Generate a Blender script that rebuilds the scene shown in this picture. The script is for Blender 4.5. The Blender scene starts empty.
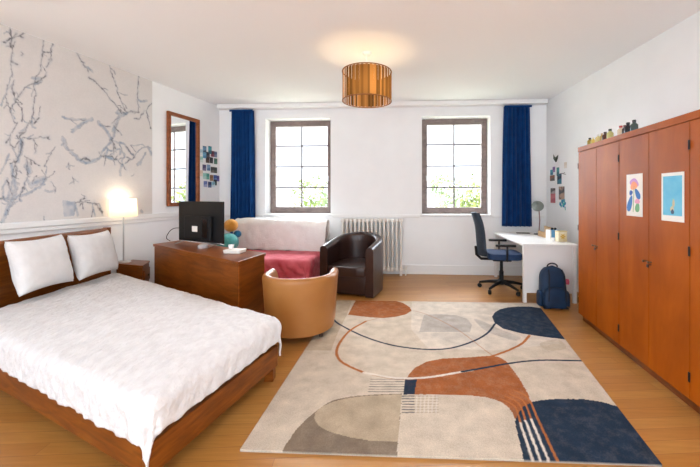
import bpy, bmesh, math, random
import numpy as np
from mathutils import Vector, Matrix, noise
random.seed(7)
PI = math.pi
C = bpy.context.scene.collection
# ---------------------------------------------------------------- survey of the room
F, CX, HY, H = 335.0, 385.0, 195.0, 1.35      # focal length (px), principal point, eye height
ZC = 2.92                                     # ceiling height
def k(px): return (px - CX) / F
def at(px, py, d): return Vector((k(px) * d, d, H - (py - HY) / F * d))
def pz(px, py, z):
    d = (H - z) * F / (py - HY)
    return Vector((k(px) * d, d, z))
def fl(px, py): return pz(px, py, 0.0)
CL = Vector((-2.936, 5.927)); CR = Vector((2.702, 5.588))       # back corners of the room
DL = Vector((-0.203, -1.0)).normalized()                        # left wall runs towards the viewer
DR = Vector((-0.007, -1.0)).normalized()
def wall_hit(px, py, O, D):
    t = (k(px) * O.y - O.x) / (D.x - k(px) * D.y)
    d = O.y + D.y * t
    return t, H - (py - HY) / F * d
# ---------------------------------------------------------------- materials
def lin(c):
    return tuple((v / 255 / 12.92 if v / 255 <= 0.04045 else ((v / 255 + 0.055) / 1.055) ** 2.4) for v in c) + (1.0,)
def new_mat(name):
    m = bpy.data.materials.new(name); m.use_nodes = True
    nt = m.node_tree
    return m, nt, nt.nodes['Principled BSDF']
def N(nt, t, **kw):
    n = nt.nodes.new(t)
    for a, b in kw.items(): setattr(n, a, b)
    return n
def coords(nt, scale=(1, 1, 1), rot=(0, 0, 0), kind='Object'):
    tc = N(nt, 'ShaderNodeTexCoord'); mp = N(nt, 'ShaderNodeMapping')
    mp.inputs['Scale'].default_value = scale; mp.inputs['Rotation'].default_value = rot
    nt.links.new(tc.outputs[kind], mp.inputs['Vector'])
    return mp.outputs['Vector']
def mat(name, c, rough=0.6, c2=None, scale=6, bump=0.0, bscale=40, stretch=(1, 1, 1), metal=0.0, coat=0.0, detail=4, spec=0.5, sheen=0.0, lo=0.35, hi=0.65):
    m, nt, b = new_mat(name)
    b.inputs['Roughness'].default_value = rough; b.inputs['Metallic'].default_value = metal
    b.inputs['Coat Weight'].default_value = coat; b.inputs['Specular IOR Level'].default_value = spec
    b.inputs['Coat Roughness'].default_value = 0.15
    b.inputs['Sheen Weight'].default_value = sheen
    b.inputs['Base Color'].default_value = lin(c)
    v = coords(nt, stretch)
    if c2:
        n = N(nt, 'ShaderNodeTexNoise'); n.inputs['Scale'].default_value = scale; n.inputs['Detail'].default_value = detail
        r = N(nt, 'ShaderNodeValToRGB'); r.color_ramp.elements[0].color = lin(c); r.color_ramp.elements[1].color = lin(c2)
        r.color_ramp.elements[0].position = lo; r.color_ramp.elements[1].position = hi
        nt.links.new(v, n.inputs['Vector']); nt.links.new(n.outputs['Fac'], r.inputs['Fac'])
        nt.links.new(r.outputs['Color'], b.inputs['Base Color'])
    if bump:
        n2 = N(nt, 'ShaderNodeTexNoise'); n2.inputs['Scale'].default_value = bscale; n2.inputs['Detail'].default_value = 3
        bp = N(nt, 'ShaderNodeBump'); bp.inputs['Strength'].default_value = bump; bp.inputs['Distance'].default_value = 0.02
        nt.links.new(v, n2.inputs['Vector']); nt.links.new(n2.outputs['Fac'], bp.inputs['Height'])
        nt.links.new(bp.outputs['Normal'], b.inputs['Normal'])
    return m
def wood(name, a, b_, c_, rough=0.35, stretch=(1, 1, 12), scale=2.2, coat=0.2, spec=.22):
    m, nt, b = new_mat(name)
    v = coords(nt, stretch)
    n = N(nt, 'ShaderNodeTexNoise'); n.inputs['Scale'].default_value = scale; n.inputs['Detail'].default_value = 6
    n.inputs['Distortion'].default_value = 0.6; n.inputs['Roughness'].default_value = 0.62
    r = N(nt, 'ShaderNodeValToRGB'); e = r.color_ramp.elements
    e[0].position = 0.28; e[0].color = lin(a); e[1].position = 0.75; e[1].color = lin(c_)
    x = e.new(0.52); x.color = lin(b_)
    nt.links.new(v, n.inputs['Vector']); nt.links.new(n.outputs['Fac'], r.inputs['Fac'])
    n3 = N(nt, 'ShaderNodeTexNoise'); n3.inputs['Scale'].default_value = 3.0; n3.inputs['Detail'].default_value = 2
    mx = N(nt, 'ShaderNodeMix', data_type='RGBA', blend_type='MULTIPLY'); mx.inputs['Factor'].default_value = 0.35
    nt.links.new(coords(nt), n3.inputs['Vector'])
    r2 = N(nt, 'ShaderNodeValToRGB'); r2.color_ramp.elements[0].position = .3; r2.color_ramp.elements[0].color = (.55, .5, .45, 1); r2.color_ramp.elements[1].position = .65
    nt.links.new(n3.outputs['Fac'], r2.inputs['Fac'])
    nt.links.new(r.outputs['Color'], mx.inputs['A']); nt.links.new(r2.outputs['Color'], mx.inputs['B'])
    nt.links.new(mx.outputs['Result'], b.inputs['Base Color'])
    b.inputs['Roughness'].default_value = rough; b.inputs['Coat Weight'].default_value = coat * .3; b.inputs['Coat Roughness'].default_value = .25; b.inputs['Specular IOR Level'].default_value = spec
    bp = N(nt, 'ShaderNodeBump'); bp.inputs['Strength'].default_value = 0.05; bp.inputs['Distance'].default_value = 0.01
    nt.links.new(n.outputs['Fac'], bp.inputs['Height']); nt.links.new(bp.outputs['Normal'], b.inputs['Normal'])
    return m
def glow(name, c, s):
    m = bpy.data.materials.new(name); m.use_nodes = True; nt = m.node_tree; nt.nodes.clear()
    e = N(nt, 'ShaderNodeEmission'); o = N(nt, 'ShaderNodeOutputMaterial')
    e.inputs['Color'].default_value = lin(c); e.inputs['Strength'].default_value = s
    nt.links.new(e.outputs[0], o.inputs[0]); return m
def translucent(name, c, t, stripes=None, mixf=0.5):
    m = bpy.data.materials.new(name); m.use_nodes = True; nt = m.node_tree; nt.nodes.clear()
    d = N(nt, 'ShaderNodeBsdfDiffuse'); tr = N(nt, 'ShaderNodeBsdfTranslucent'); mx = N(nt, 'ShaderNodeMixShader'); o = N(nt, 'ShaderNodeOutputMaterial')
    d.inputs['Color'].default_value = lin(c); tr.inputs['Color'].default_value = lin(t); mx.inputs['Fac'].default_value = mixf
    if stripes:
        a = N(nt, 'ShaderNodeAttribute'); a.attribute_name = 'tone'
        for tgt, base in ((d, c), (tr, t)):
            q = N(nt, 'ShaderNodeMix', data_type='RGBA', blend_type='MULTIPLY'); q.inputs['Factor'].default_value = 1
            q.inputs['A'].default_value = lin(base); nt.links.new(a.outputs['Color'], q.inputs['B']); nt.links.new(q.outputs['Result'], tgt.inputs['Color'])
    nt.links.new(d.outputs[0], mx.inputs[1]); nt.links.new(tr.outputs[0], mx.inputs[2]); nt.links.new(mx.outputs[0], o.inputs[0])
    return m
def attr_mat(name, rough, wov=0.12, wscale=220, sheen=0.0, blotch=0.1):
    m, nt, b = new_mat(name)
    a = N(nt, 'ShaderNodeAttribute'); a.attribute_name = 'pattern'
    v = coords(nt)
    n = N(nt, 'ShaderNodeTexNoise'); n.inputs['Scale'].default_value = wscale; n.inputs['Detail'].default_value = 2
    n2 = N(nt, 'ShaderNodeTexNoise'); n2.inputs['Scale'].default_value = 9; n2.inputs['Detail'].default_value = 6
    nt.links.new(v, n.inputs['Vector']); nt.links.new(v, n2.inputs['Vector'])
    r = N(nt, 'ShaderNodeMapRange'); r.inputs['From Min'].default_value = .3; r.inputs['From Max'].default_value = .7; r.inputs['To Min'].default_value = 1 - wov; r.inputs['To Max'].default_value = 1 + wov * .5
    r2 = N(nt, 'ShaderNodeMapRange'); r2.inputs['From Min'].default_value = .3; r2.inputs['From Max'].default_value = .7; r2.inputs['To Min'].default_value = 1 - blotch; r2.inputs['To Max'].default_value = 1 + blotch * .5
    nt.links.new(n.outputs['Fac'], r.inputs['Value']); nt.links.new(n2.outputs['Fac'], r2.inputs['Value'])
    mu = N(nt, 'ShaderNodeMath', operation='MULTIPLY'); nt.links.new(r.outputs[0], mu.inputs[0]); nt.links.new(r2.outputs[0], mu.inputs[1])
    mx = N(nt, 'ShaderNodeMix', data_type='RGBA', blend_type='MULTIPLY'); mx.inputs['Factor'].default_value = 1
    nt.links.new(a.outputs['Color'], mx.inputs['A']); nt.links.new(mu.outputs[0], mx.inputs['B'])
    nt.links.new(mx.outputs['Result'], b.inputs['Base Color'])
    b.inputs['Roughness'].default_value = rough; b.inputs['Sheen Weight'].default_value = sheen; b.inputs['Specular IOR Level'].default_value = .08
    bp = N(nt, 'ShaderNodeBump'); bp.inputs['Strength'].default_value = .25 if wov > .1 else .02; bp.inputs['Distance'].default_value = .004
    nt.links.new(n.outputs['Fac'], bp.inputs['Height']); nt.links.new(bp.outputs['Normal'], b.inputs['Normal'])
    return m
M = {}
M['wall'] = mat('wall_paint', (246, 246, 246), .85, (243, 243, 243), 3, .02, 120)
M['ceiling'] = mat('ceiling_paint', (248, 248, 248), .9)
M['trim'] = mat('white_gloss_trim', (242, 241, 239), .45)
M['white'] = mat('white_laminate', (240, 238, 236), .4)
M['radiator'] = mat('cream_enamel', (242, 236, 228), .35)
M['bedwood'] = wood('walnut_stained_wood', (96, 48, 10), (126, 67, 16), (150, 86, 26), stretch=(2, 2, 14), rough=.4)
M['dresserwood'] = wood('reddish_stained_wood', (104, 50, 12), (132, 69, 18), (150, 83, 28), stretch=(1.5, 1.5, 10), rough=.35)
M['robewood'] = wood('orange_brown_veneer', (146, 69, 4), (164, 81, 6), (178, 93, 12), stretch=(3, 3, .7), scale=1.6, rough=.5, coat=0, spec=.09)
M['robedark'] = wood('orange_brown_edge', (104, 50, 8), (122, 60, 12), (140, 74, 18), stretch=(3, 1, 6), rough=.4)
M['framewood'] = wood('mirror_frame_wood', (122, 66, 36), (148, 84, 48), (166, 100, 60), stretch=(3, 3, 8), rough=.45)
M['winframe'] = wood('window_frame_wood', (128, 114, 110), (146, 130, 125), (160, 144, 138), stretch=(3, 3, 8), rough=.5, coat=0)
M['bar'] = mat('glazing_bar', (120, 106, 104), .5)
M['duvet'] = mat('white_crinkled_cotton', (226, 224, 224), .9, (214, 211, 211), 14, .9, 24, stretch=(1.6, 1.0, 1), sheen=.2)
M['pillow'] = mat('white_pillow_cotton', (230, 228, 227), .9, (222, 220, 219), 10, .25, 30, sheen=.2)
M['mattress'] = mat('mattress_ticking', (228, 224, 220), .9)
M['cream'] = mat('cream_fleece', (249, 247, 243), .95, (244, 240, 235), 9, .4, 60, sheen=.4)
M['red'] = mat('red_cotton_cover', (196, 62, 78), .85, (214, 104, 116), 5, .3, 30, sheen=.1)
M['sofa'] = mat('sofa_upholstery', (120, 50, 56), .9)
M['tan'] = mat('tan_leather', (162, 104, 48), .42, (170, 113, 56), 4, .06, 130)
M['brown'] = mat('dark_brown_leather', (44, 26, 22), .3, (54, 34, 28), 5, .06, 120)
M['blackwood'] = mat('dark_wood_foot', (50, 30, 20), .5)
M['blue'] = mat('navy_velvet', (6, 52, 104), .85, (10, 62, 120), 8, sheen=.05, spec=.15)
M['black'] = mat('black_plastic', (18, 18, 20), .6, spec=.3)
M['blackgloss'] = mat('black_gloss_plastic', (14, 14, 16), .2)
M['silver'] = mat('brushed_silver', (190, 188, 186), .3, metal=.9)
M['chairfab'] = mat('dark_blue_grey_mesh', (34, 46, 60), .8, (44, 56, 70), 30, .15, 220)
M['chairseat'] = mat('navy_seat_fabric', (26, 50, 86), .8, (34, 60, 98), 30, .15, 220)
M['pack'] = mat('navy_nylon', (6, 38, 68), .6, (10, 48, 82), 10, .1, 150)
M['packdark'] = mat('dark_navy_strap', (10, 22, 40), .7)
M['pink'] = mat('pink_plastic', (214, 84, 110), .5)
M['glass'] = None
M['steel'] = mat('aged_brass', (110, 90, 64), .4, metal=.8)
M['darkmetal'] = mat('dark_metal', (40, 34, 30), .4, metal=.6)
M['paper'] = mat('white_paper', (240, 236, 228), .8)
M['yellow'] = mat('yellow_plush', (222, 160, 60), .95, (206, 142, 48), 20, .5, 90, sheen=.4)
M['teal'] = mat('teal_plush', (96, 190, 186), .95, (76, 172, 172), 20, .5, 90, sheen=.4)
M['cyanblue'] = mat('blue_plush', (40, 130, 170), .95, (30, 110, 156), 20, .5, 90, sheen=.4)
# window glass: clear, lets daylight through
def glass_mat():
    m = bpy.data.materials.new('window_glass'); m.use_nodes = True; nt = m.node_tree; nt.nodes.clear()
    t = N(nt, 'ShaderNodeBsdfTransparent'); g = N(nt, 'ShaderNodeBsdfGlossy'); x = N(nt, 'ShaderNodeMixShader'); o = N(nt, 'ShaderNodeOutputMaterial')
    g.inputs['Roughness'].default_value = .02; x.inputs[0].default_value = .04
    nt.links.new(t.outputs[0], x.inputs[1]); nt.links.new(g.outputs[0], x.inputs[2]); nt.links.new(x.outputs[0], o.inputs[0]); return m
M['glass'] = glass_mat()
M['mirror'] = mat('mirror_glass', (236, 238, 238), .01, metal=1.0)
def floor_mat():
    m, nt, b = new_mat('oak_strip_floor')
    v = coords(nt, (1, 1, 1), (0, 0, math.radians(-3.4)))
    br = N(nt, 'ShaderNodeTexBrick'); br.offset = .37; br.inputs['Scale'].default_value = 1.0
    br.inputs['Brick Width'].default_value = 1.25; br.inputs['Row Height'].default_value = .092; br.inputs['Mortar Size'].default_value = .0016
    br.inputs['Color1'].default_value = lin((192, 139, 72)); br.inputs['Color2'].default_value = lin((178, 121, 56)); br.inputs['Mortar'].default_value = lin((150, 98, 52))
    nt.links.new(v, br.inputs['Vector'])
    n = N(nt, 'ShaderNodeTexNoise'); n.inputs['Scale'].default_value = 3; n.inputs['Detail'].default_value = 7; n.inputs['Roughness'].default_value = .65
    nt.links.new(coords(nt, (1.2, 16, 1)), n.inputs['Vector'])
    r = N(nt, 'ShaderNodeValToRGB'); r.color_ramp.elements[0].position = .3; r.color_ramp.elements[0].color = (.72, .66, .58, 1); r.color_ramp.elements[1].position = .7; r.color_ramp.elements[1].color = (1.0, 1.0, 1.0, 1)
    nt.links.new(n.outputs['Fac'], r.inputs['Fac'])
    mx = N(nt, 'ShaderNodeMix', data_type='RGBA', blend_type='MULTIPLY'); mx.inputs['Factor'].default_value = .8
    nt.links.new(br.outputs['Color'], mx.inputs['A']); nt.links.new(r.outputs['Color'], mx.inputs['B'])
    nt.links.new(mx.outputs['Result'], b.inputs['Base Color']); b.inputs['Roughness'].default_value = .38
    b.inputs['Coat Weight'].default_value = .15; b.inputs['Coat Roughness'].default_value = .3
    return m
M['floor'] = floor_mat()
# ---------------------------------------------------------------- mesh helpers
class B:
    def __init__(s): s.bm = bmesh.new()
    def add(s, t, Mx=None):
        me = bpy.data.meshes.new('t'); t.to_mesh(me); t.free()
        if Mx is not None: me.transform(Mx)
        s.bm.from_mesh(me); bpy.data.meshes.remove(me); return s
    def prism(s, poly, z0, z1, bev=0, seg=2, Mx=None, poly2=None):
        t = bmesh.new()
        lo = [t.verts.new((p[0], p[1], z0)) for p in poly]
        hi = [t.verts.new((p[0], p[1], z1)) for p in (poly2 or poly)]
        n = len(poly)
        t.faces.new(lo[::-1]); t.faces.new(hi)
        for i in range(n): t.faces.new((lo[i], lo[(i + 1) % n], hi[(i + 1) % n], hi[i]))
        bmesh.ops.recalc_face_normals(t, faces=t.faces[:])
        if bev: bmesh.ops.bevel(t, geom=t.edges[:], offset=bev, segments=seg, affect='EDGES', profile=.5, clamp_overlap=True)
        return s.add(t, Mx)
    def box(s, x0, x1, y0, y1, z0, z1, bev=0, seg=2, Mx=None):
        return s.prism([(x0, y0), (x1, y0), (x1, y1), (x0, y1)], z0, z1, bev, seg, Mx)
    def lathe(s, prof, seg=24, c=(0, 0, 0), Mx=None, cap=True):
        t = bmesh.new(); rings = []
        for r, z in prof:
            rings.append([t.verts.new((c[0] + r * math.cos(2 * PI * i / seg), c[1] + r * math.sin(2 * PI * i / seg), c[2] + z)) for i in range(seg)])
        for a, b in zip(rings, rings[1:]):
            for i in range(seg): t.faces.new((a[i], a[(i + 1) % seg], b[(i + 1) % seg], b[i]))
        if cap:
            t.faces.new(rings[0][::-1]); t.faces.new(rings[-1])
        bmesh.ops.recalc_face_normals(t, faces=t.faces[:])
        return s.add(t, Mx)
    def tube(s, path, r, seg=10, Mx=None):
        t = bmesh.new(); P = [Vector(p) for p in path]; rings = []
        up = None
        for i, p in enumerate(P):
            d = (P[min(i + 1, len(P) - 1)] - P[max(i - 1, 0)]).normalized()
            if up is None: up = d.orthogonal().normalized()
            up = (up - d * up.dot(d)).normalized(); w = d.cross(up)
            rr = r[i] if isinstance(r, (list, tuple)) else r
            rings.append([t.verts.new(p + (up * math.cos(2 * PI * j / seg) + w * math.sin(2 * PI * j / seg)) * rr) for j in range(seg)])
        for a, b in zip(rings, rings[1:]):
            for i in range(seg): t.faces.new((a[i], a[(i + 1) % seg], b[(i + 1) % seg], b[i]))
        t.faces.new(rings[0][::-1]); t.faces.new(rings[-1])
        bmesh.ops.recalc_face_normals(t, faces=t.faces[:])
        return s.add(t, Mx)
    def surf(s, rows, closed=False, Mx=None, caps=False):
        t = bmesh.new(); V = [[t.verts.new(p) for p in r] for r in rows]
        for a, b in zip(V, V[1:]):
            n = len(a)
            for i in range(n if closed else n - 1): t.faces.new((a[i], a[(i + 1) % n], b[(i + 1) % n], b[i]))
        if caps: t.faces.new(V[0][::-1]); t.faces.new(V[-1])
        bmesh.ops.recalc_face_normals(t, faces=t.faces[:])
        return s.add(t, Mx)
    def ball(s, c, r, sub=3, sc=(1, 1, 1)):
        t = bmesh.new(); bmesh.ops.create_icosphere(t, subdivisions=sub, radius=r)
        return s.add(t, Matrix.Translation(c) @ Matrix.Diagonal((*sc, 1)))
    def build(s, name, m, parent=None, smooth=None, origin=None):
        me = bpy.data.meshes.new(name)
        if origin is not None: bmesh.ops.translate(s.bm, verts=s.bm.verts[:], vec=-Vector(origin))
        s.bm.to_mesh(me); s.bm.free(); me.materials.append(m)
        o = bpy.data.objects.new(name, me); C.objects.link(o)
        if parent: o.parent = parent
        elif origin is not None: o.location = origin
        if smooth:
            for p in me.polygons: p.use_smooth = True
            if smooth != 'all':
                try: me.set_sharp_from_angle(angle=math.radians(smooth))
                except Exception: pass
        return o
def tag(o, label=None, cat=None, group=None, kind=None):
    for a, v in (('label', label), ('category', cat), ('group', group), ('kind', kind)):
        if v: o[a] = v
    return o
def thing(name, label, cat, loc=(0, 0, 0), rz=0, group=None):
    o = bpy.data.objects.new(name, None); C.objects.link(o); o.empty_display_size = .1
    o.location = loc; o.rotation_euler = (0, 0, rz); return tag(o, label, cat, group)
def struct(o): o['kind'] = 'structure'; return o
def place(o, x, y, z, rz): o.location = (x, y, z); o.rotation_euler = (0, 0, rz); return o
def T(x, y, z): return Matrix.Translation((x, y, z))
def RZ(a): return Matrix.Rotation(a, 4, 'Z')
def RX(a): return Matrix.Rotation(a, 4, 'X')
def RY(a): return Matrix.Rotation(a, 4, 'Y')
def fbm(p, s): return noise.fractal(Vector(p) * s, .9, 2.0, 3)
# ---------------------------------------------------------------- the setting
YF = -2.2                                              # where the built part of the room ends, behind the viewer
aL = math.atan2(DL.y, DL.x); aR = math.atan2(-DR.y, -DR.x); aB = math.atan(-0.06)
LL = (CL.y - YF) / -DL.y; LR = (CR.y - YF) / -DR.y
eL = CL + DL * LL; eR = CR + DR * LR
room = [(eL.x, YF), (eR.x, YF), (CR.x, CR.y), (CL.x, CL.y)]
struct(B().prism(room, -.12, 0).build('floor', M['floor']))
struct(B().prism(room, ZC, ZC + .15).build('ceiling', M['ceiling']))
wl = struct(place(B().box(-.35, LL, -.2, 0, 0, ZC).build('wall_left', M['wall']), CL.x, CL.y, 0, aL))     # local y points into the room
wr = struct(place(B().box(-LR, .35, -.2, 0, 0, ZC).build('wall_right', M['wall']), CR.x, CR.y, 0, aR))
# back wall: local x runs to the right, y runs outwards; origin (0, 5.75)
WT = .3
u0, u1 = CL.x - .0, CR.x + .0
W1 = (-2.10, -.945); W2 = (.63, 1.775); WZ = (1.02, 2.69)
bw = B()
for a, b, z0, z1 in ((u0, W1[0], 0, ZC), (W1[1], W2[0], 0, ZC), (W2[1], u1, 0, ZC), (W1[0], W1[1], 0, WZ[0]), (W1[0], W1[1], WZ[1], ZC), (W2[0], W2[1], 0, WZ[0]), (W2[0], W2[1], WZ[1], ZC)):
    bw.box(a, b, 0, WT, z0, z1)
bmesh.ops.remove_doubles(bw.bm, verts=bw.bm.verts[:], dist=1e-5)
wb = struct(place(bw.build('wall_back', M['wall']), 0, 5.75, 0, aB))
def back(x, y, z): return Vector((x * math.cos(aB) - y * math.sin(aB), 5.75 + x * math.sin(aB) + y * math.cos(aB), z))
for i, (a, b) in enumerate((W1, W2), 1):
    z0, z1 = WZ; y0, y1 = .215, .285; g = .003; fw = .075
    f = B().box(a + g, a + fw, y0, y1, z0 + g, z1 - g, .006).box(b - fw, b - g, y0, y1, z0 + g, z1 - g, .006)
    f.box(a + fw, b - fw, y0, y1, z0 + g, z0 + fw + .012, .006).box(a + fw, b - fw, y0, y1, z1 - fw, z1 - g, .006)
    w = struct(place(f.build('window_%d' % i, M['winframe']), 0, 5.75, 0, aB))
    a2, b2, z2, z3 = a + fw, b - fw, z0 + fw + .012, z1 - fw
    B().box(a2, a2 + .028, y0 - .008, y1 - .02, z2, z3, .004).box(b2 - .028, b2, y0 - .008, y1 - .02, z2, z3, .004).box(a2 + .028, b2 - .028, y0 - .008, y1 - .02, z2, z2 + .028, .004).box(a2 + .028, b2 - .028, y0 - .008, y1 - .02, z3 - .028, z3, .004).build('sash', M['winframe'], w)
    mb = B(); mid = (a2 + b2) / 2
    mb.box(mid - .014, mid + .014, y0 + .01, y0 + .03, z2 + .028, z3 - .028)
    for q in (1, 2, 3):
        zz = z2 + (z3 - z2) * q / 4
        mb.box(a2 + .028, b2 - .028, y0 + .012, y0 + .028, zz - .012, zz + .012)
    mb.build('glazing_bars', M['bar'], w)
    B().box(a2 + .02, b2 - .02, y0 + .032, y0 + .036, z2 + .02, z3 - .02).build('pane', M['glass'], w)
    hx = a2 + .01 if i == 2 else b2 - .01
    B().box(hx - .008, hx + .008, y0 - .022, y0 - .009, 1.66, 1.69, .003).tube([(hx, y0 - .026, 1.685), (hx, y0 - .03, 1.60)], .006).build('window_handle', M['silver'], w)
    B().box(a - .03, b + .03, -.03, .2, z0 - .028, z0 - .001, .008).build('window_sill', M['trim'], w)
# skirtings, dado rails, pelmet over the curtains, cornice
def profile_board(h, t):
    return B().box(-1, 1, 0, t, 0, h, .004)
o = struct(place(B().box(u0 + .02, u1 - .02, -.02, -.001, .001, .16, .005).build('baseboard_back', M['trim']), 0, 5.75, 0, aB))
struct(place(B().box(.03, LL, .001, .02, .001, .16, .005).build('baseboard_left', M['trim']), CL.x, CL.y, 0, aL))
struct(place(B().box(-LR, -.03, .001, .02, .001, .16, .005).build('baseboard_right', M['trim']), CR.x, CR.y, 0, aR))
struct(place(B().box(.03, LL, .001, .03, 1.03, 1.09, .01).box(.03, LL, .001, .018, .985, 1.03, .006).build('trim_1', M['trim']), CL.x, CL.y, 0, aL))
dado = B()
for a, b in ((u0 + .04, W1[0] - .035), (W1[1] + .035, W2[0] - .035), (W2[1] + .035, u1 - .04)): dado.box(a, b, -.022, -.001, .965, 1.015, .008)
struct(place(dado.build('trim_2', M['trim']), 0, 5.75, 0, aB))
struct(place(B().box(u0 + .03, u1 - .03, -.14, -.001, 2.845, ZC - .001, .012).build('trim_3', M['trim']), 0, 5.75, 0, aB))
def cove(r, n=8):
    return [(0, 0)] + [(r - r * math.sin(a), -(r - r * math.cos(a)) ) for a in []]
# ---------------------------------------------------------------- marble wallpaper on the left wall
def seg_dist(P, a, b):
    a = np.array(a); b = np.array(b); ab = b - a
    t = np.clip(((P - a) @ ab) / max(ab @ ab, 1e-9), 0, 1)
    q = P - (a + t[:, None] * ab)
    return np.sqrt((q * q).sum(1)), t
def inside(P, poly):
    poly = np.array(poly); r = np.zeros(len(P), bool); j = len(poly) - 1
    for i in range(len(poly)):
        xi, yi = poly[i]; xj, yj = poly[j]
        c = ((yi > P[:, 1]) != (yj > P[:, 1])) & (P[:, 0] < (xj - xi) * (P[:, 1] - yi) / (yj - yi + 1e-12) + xi)
        r ^= c; j = i
    return r
rng = np.random.RandomState(3)
def vnoise(P, s, seed):
    r = np.random.RandomState(seed); G = r.rand(256, 256)
    q = P * s; i = np.floor(q).astype(int); f = q - i; f = f * f * (3 - 2 * f)
    g = lambda a, b: G[(i[:, 0] + a) % 256, (i[:, 1] + b) % 256]
    return (g(0, 0) * (1 - f[:, 0]) + g(1, 0) * f[:, 0]) * (1 - f[:, 1]) + (g(0, 1) * (1 - f[:, 0]) + g(1, 1) * f[:, 0]) * f[:, 1]
def grid_obj(name, xs, ys, fn, colors, m, parent=None):
    nx, ny = len(xs), len(ys)
    me = bpy.data.meshes.new(name)
    co, fc = fn(xs, ys)
    me.from_pydata(co, [], fc); me.update()
    at_ = me.color_attributes.new('pattern', 'FLOAT_COLOR', 'POINT')
    at_.data.foreach_set('color', colors.astype(np.float32).ravel())
    me.materials.append(m); o = bpy.data.objects.new(name, me); C.objects.link(o)
    if parent: o.parent = parent
    return o
A_ = lambda L: [(x / 4.67, 20 + y / 4.67) for x, y in L]
B_ = lambda L: [(x / 4.45, 120 + y / 4.45) for x, y in L]
C_ = lambda L: [(60 + x / 5.19, 40 + y / 5.19) for x, y in L]
D_ = lambda L: [(60 + x / 4.06, 110 + y / 4.06) for x, y in L]
veins = []       # (polyline in survey px, width px, tone) tone 0 dark, 1 blue
def v(L, w=.7, tone=0): veins.append((L, w, tone))
for L in ([(45, 25), (48, 60), (55, 100), (57, 160), (50, 210), (57, 265)], [(40, 60), (57, 85), (90, 75), (115, 60)], [(65, 285), (55, 320), (65, 360), (72, 385), (55, 400), (45, 420), (60, 460), (66, 480)],
          [(75, 385), (100, 410), (105, 450), (98, 475)], [(72, 375), (95, 345), (115, 315), (150, 300), (185, 280), (215, 262)], [(200, 90), (198, 150), (190, 200), (188, 240), (165, 270)],
          [(165, 270), (155, 310), (165, 350), (155, 400), (150, 460), (140, 480)], [(250, 105), (235, 140), (240, 180), (215, 220)], [(198, 150), (235, 150)], [(70, 100), (58, 130)], [(100, 150), (105, 160), (100, 165)]): v(A_(L), .75)
for L in ([(25, 360), (40, 400), (45, 420)], [(35, 300), (25, 360)], [(185, 400), (180, 460)]): v(A_(L), .5)
v(A_([(150, 270), (185, 275), (190, 290), (160, 295)]), 1.5, 1); v(A_([(5, 400), (40, 300)]), .6, 1)
for L in ([(75, 10), (60, 40), (40, 75), (45, 110), (65, 125), (85, 95), (75, 70)], [(130, 0), (115, 45), (85, 75), (100, 100), (90, 150), (70, 190), (55, 230), (50, 260)], [(100, 80), (150, 85), (180, 75), (220, 85)],
          [(150, 90), (165, 115), (155, 145)], [(110, 160), (150, 185), (175, 205)], [(120, 165), (120, 220), (125, 250), (110, 280), (90, 330), (85, 360)], [(60, 180), (75, 215), (70, 260)]): v(B_(L), .75)
for L in ([(245, 120), (215, 165), (198, 205)], [(305, 190), (308, 215)], [(322, 255), (325, 280)], [(225, 275), (245, 300), (240, 320)], [(195, 430), (195, 445)], [(200, 265), (245, 232)]): v(B_(L), .5)
for L, w in (([(50, 200), (60, 260), (70, 300), (60, 340), (40, 380), (20, 430), (8, 458)], 2.0), ([(35, 260), (10, 300), (15, 350), (40, 370)], 1.0), ([(90, 340), (140, 320), (180, 295), (200, 265)], 1.3), ([(95, 90), (90, 150), (75, 185)], 2.2),
             ([(140, 290), (165, 272), (195, 262)], 3.2), ([(120, 200), (130, 230)], 3.0), ([(0, 240), (40, 150)], .8), ([(55, 230), (50, 300), (30, 350), (55, 360)], 1.2), ([(110, 280), (100, 310), (70, 350)], 1.0), ([(45, 380), (60, 345), (75, 300)], 1.6)): v(B_(L), w, 1)
for L, w, t in (([(88, 65), (115, 120), (148, 165)], .8, 0), ([(150, 195), (210, 240), (250, 295), (290, 340), (320, 380)], .75, 0), ([(255, 130), (262, 165), (285, 215), (300, 280), (325, 340), (345, 375)], .5, 0), ([(405, 185), (402, 260), (400, 320), (410, 370)], .55, 0),
                ([(435, 365), (410, 410), (385, 405)], .7, 0), ([(475, 325), (445, 370), (460, 420), (470, 460)], .45, 0), ([(350, 378), (310, 395), (285, 440), (278, 470)], 1.6, 1), ([(300, 380), (345, 375)], 1.4, 1)): v(C_(L), w, t)
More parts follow.
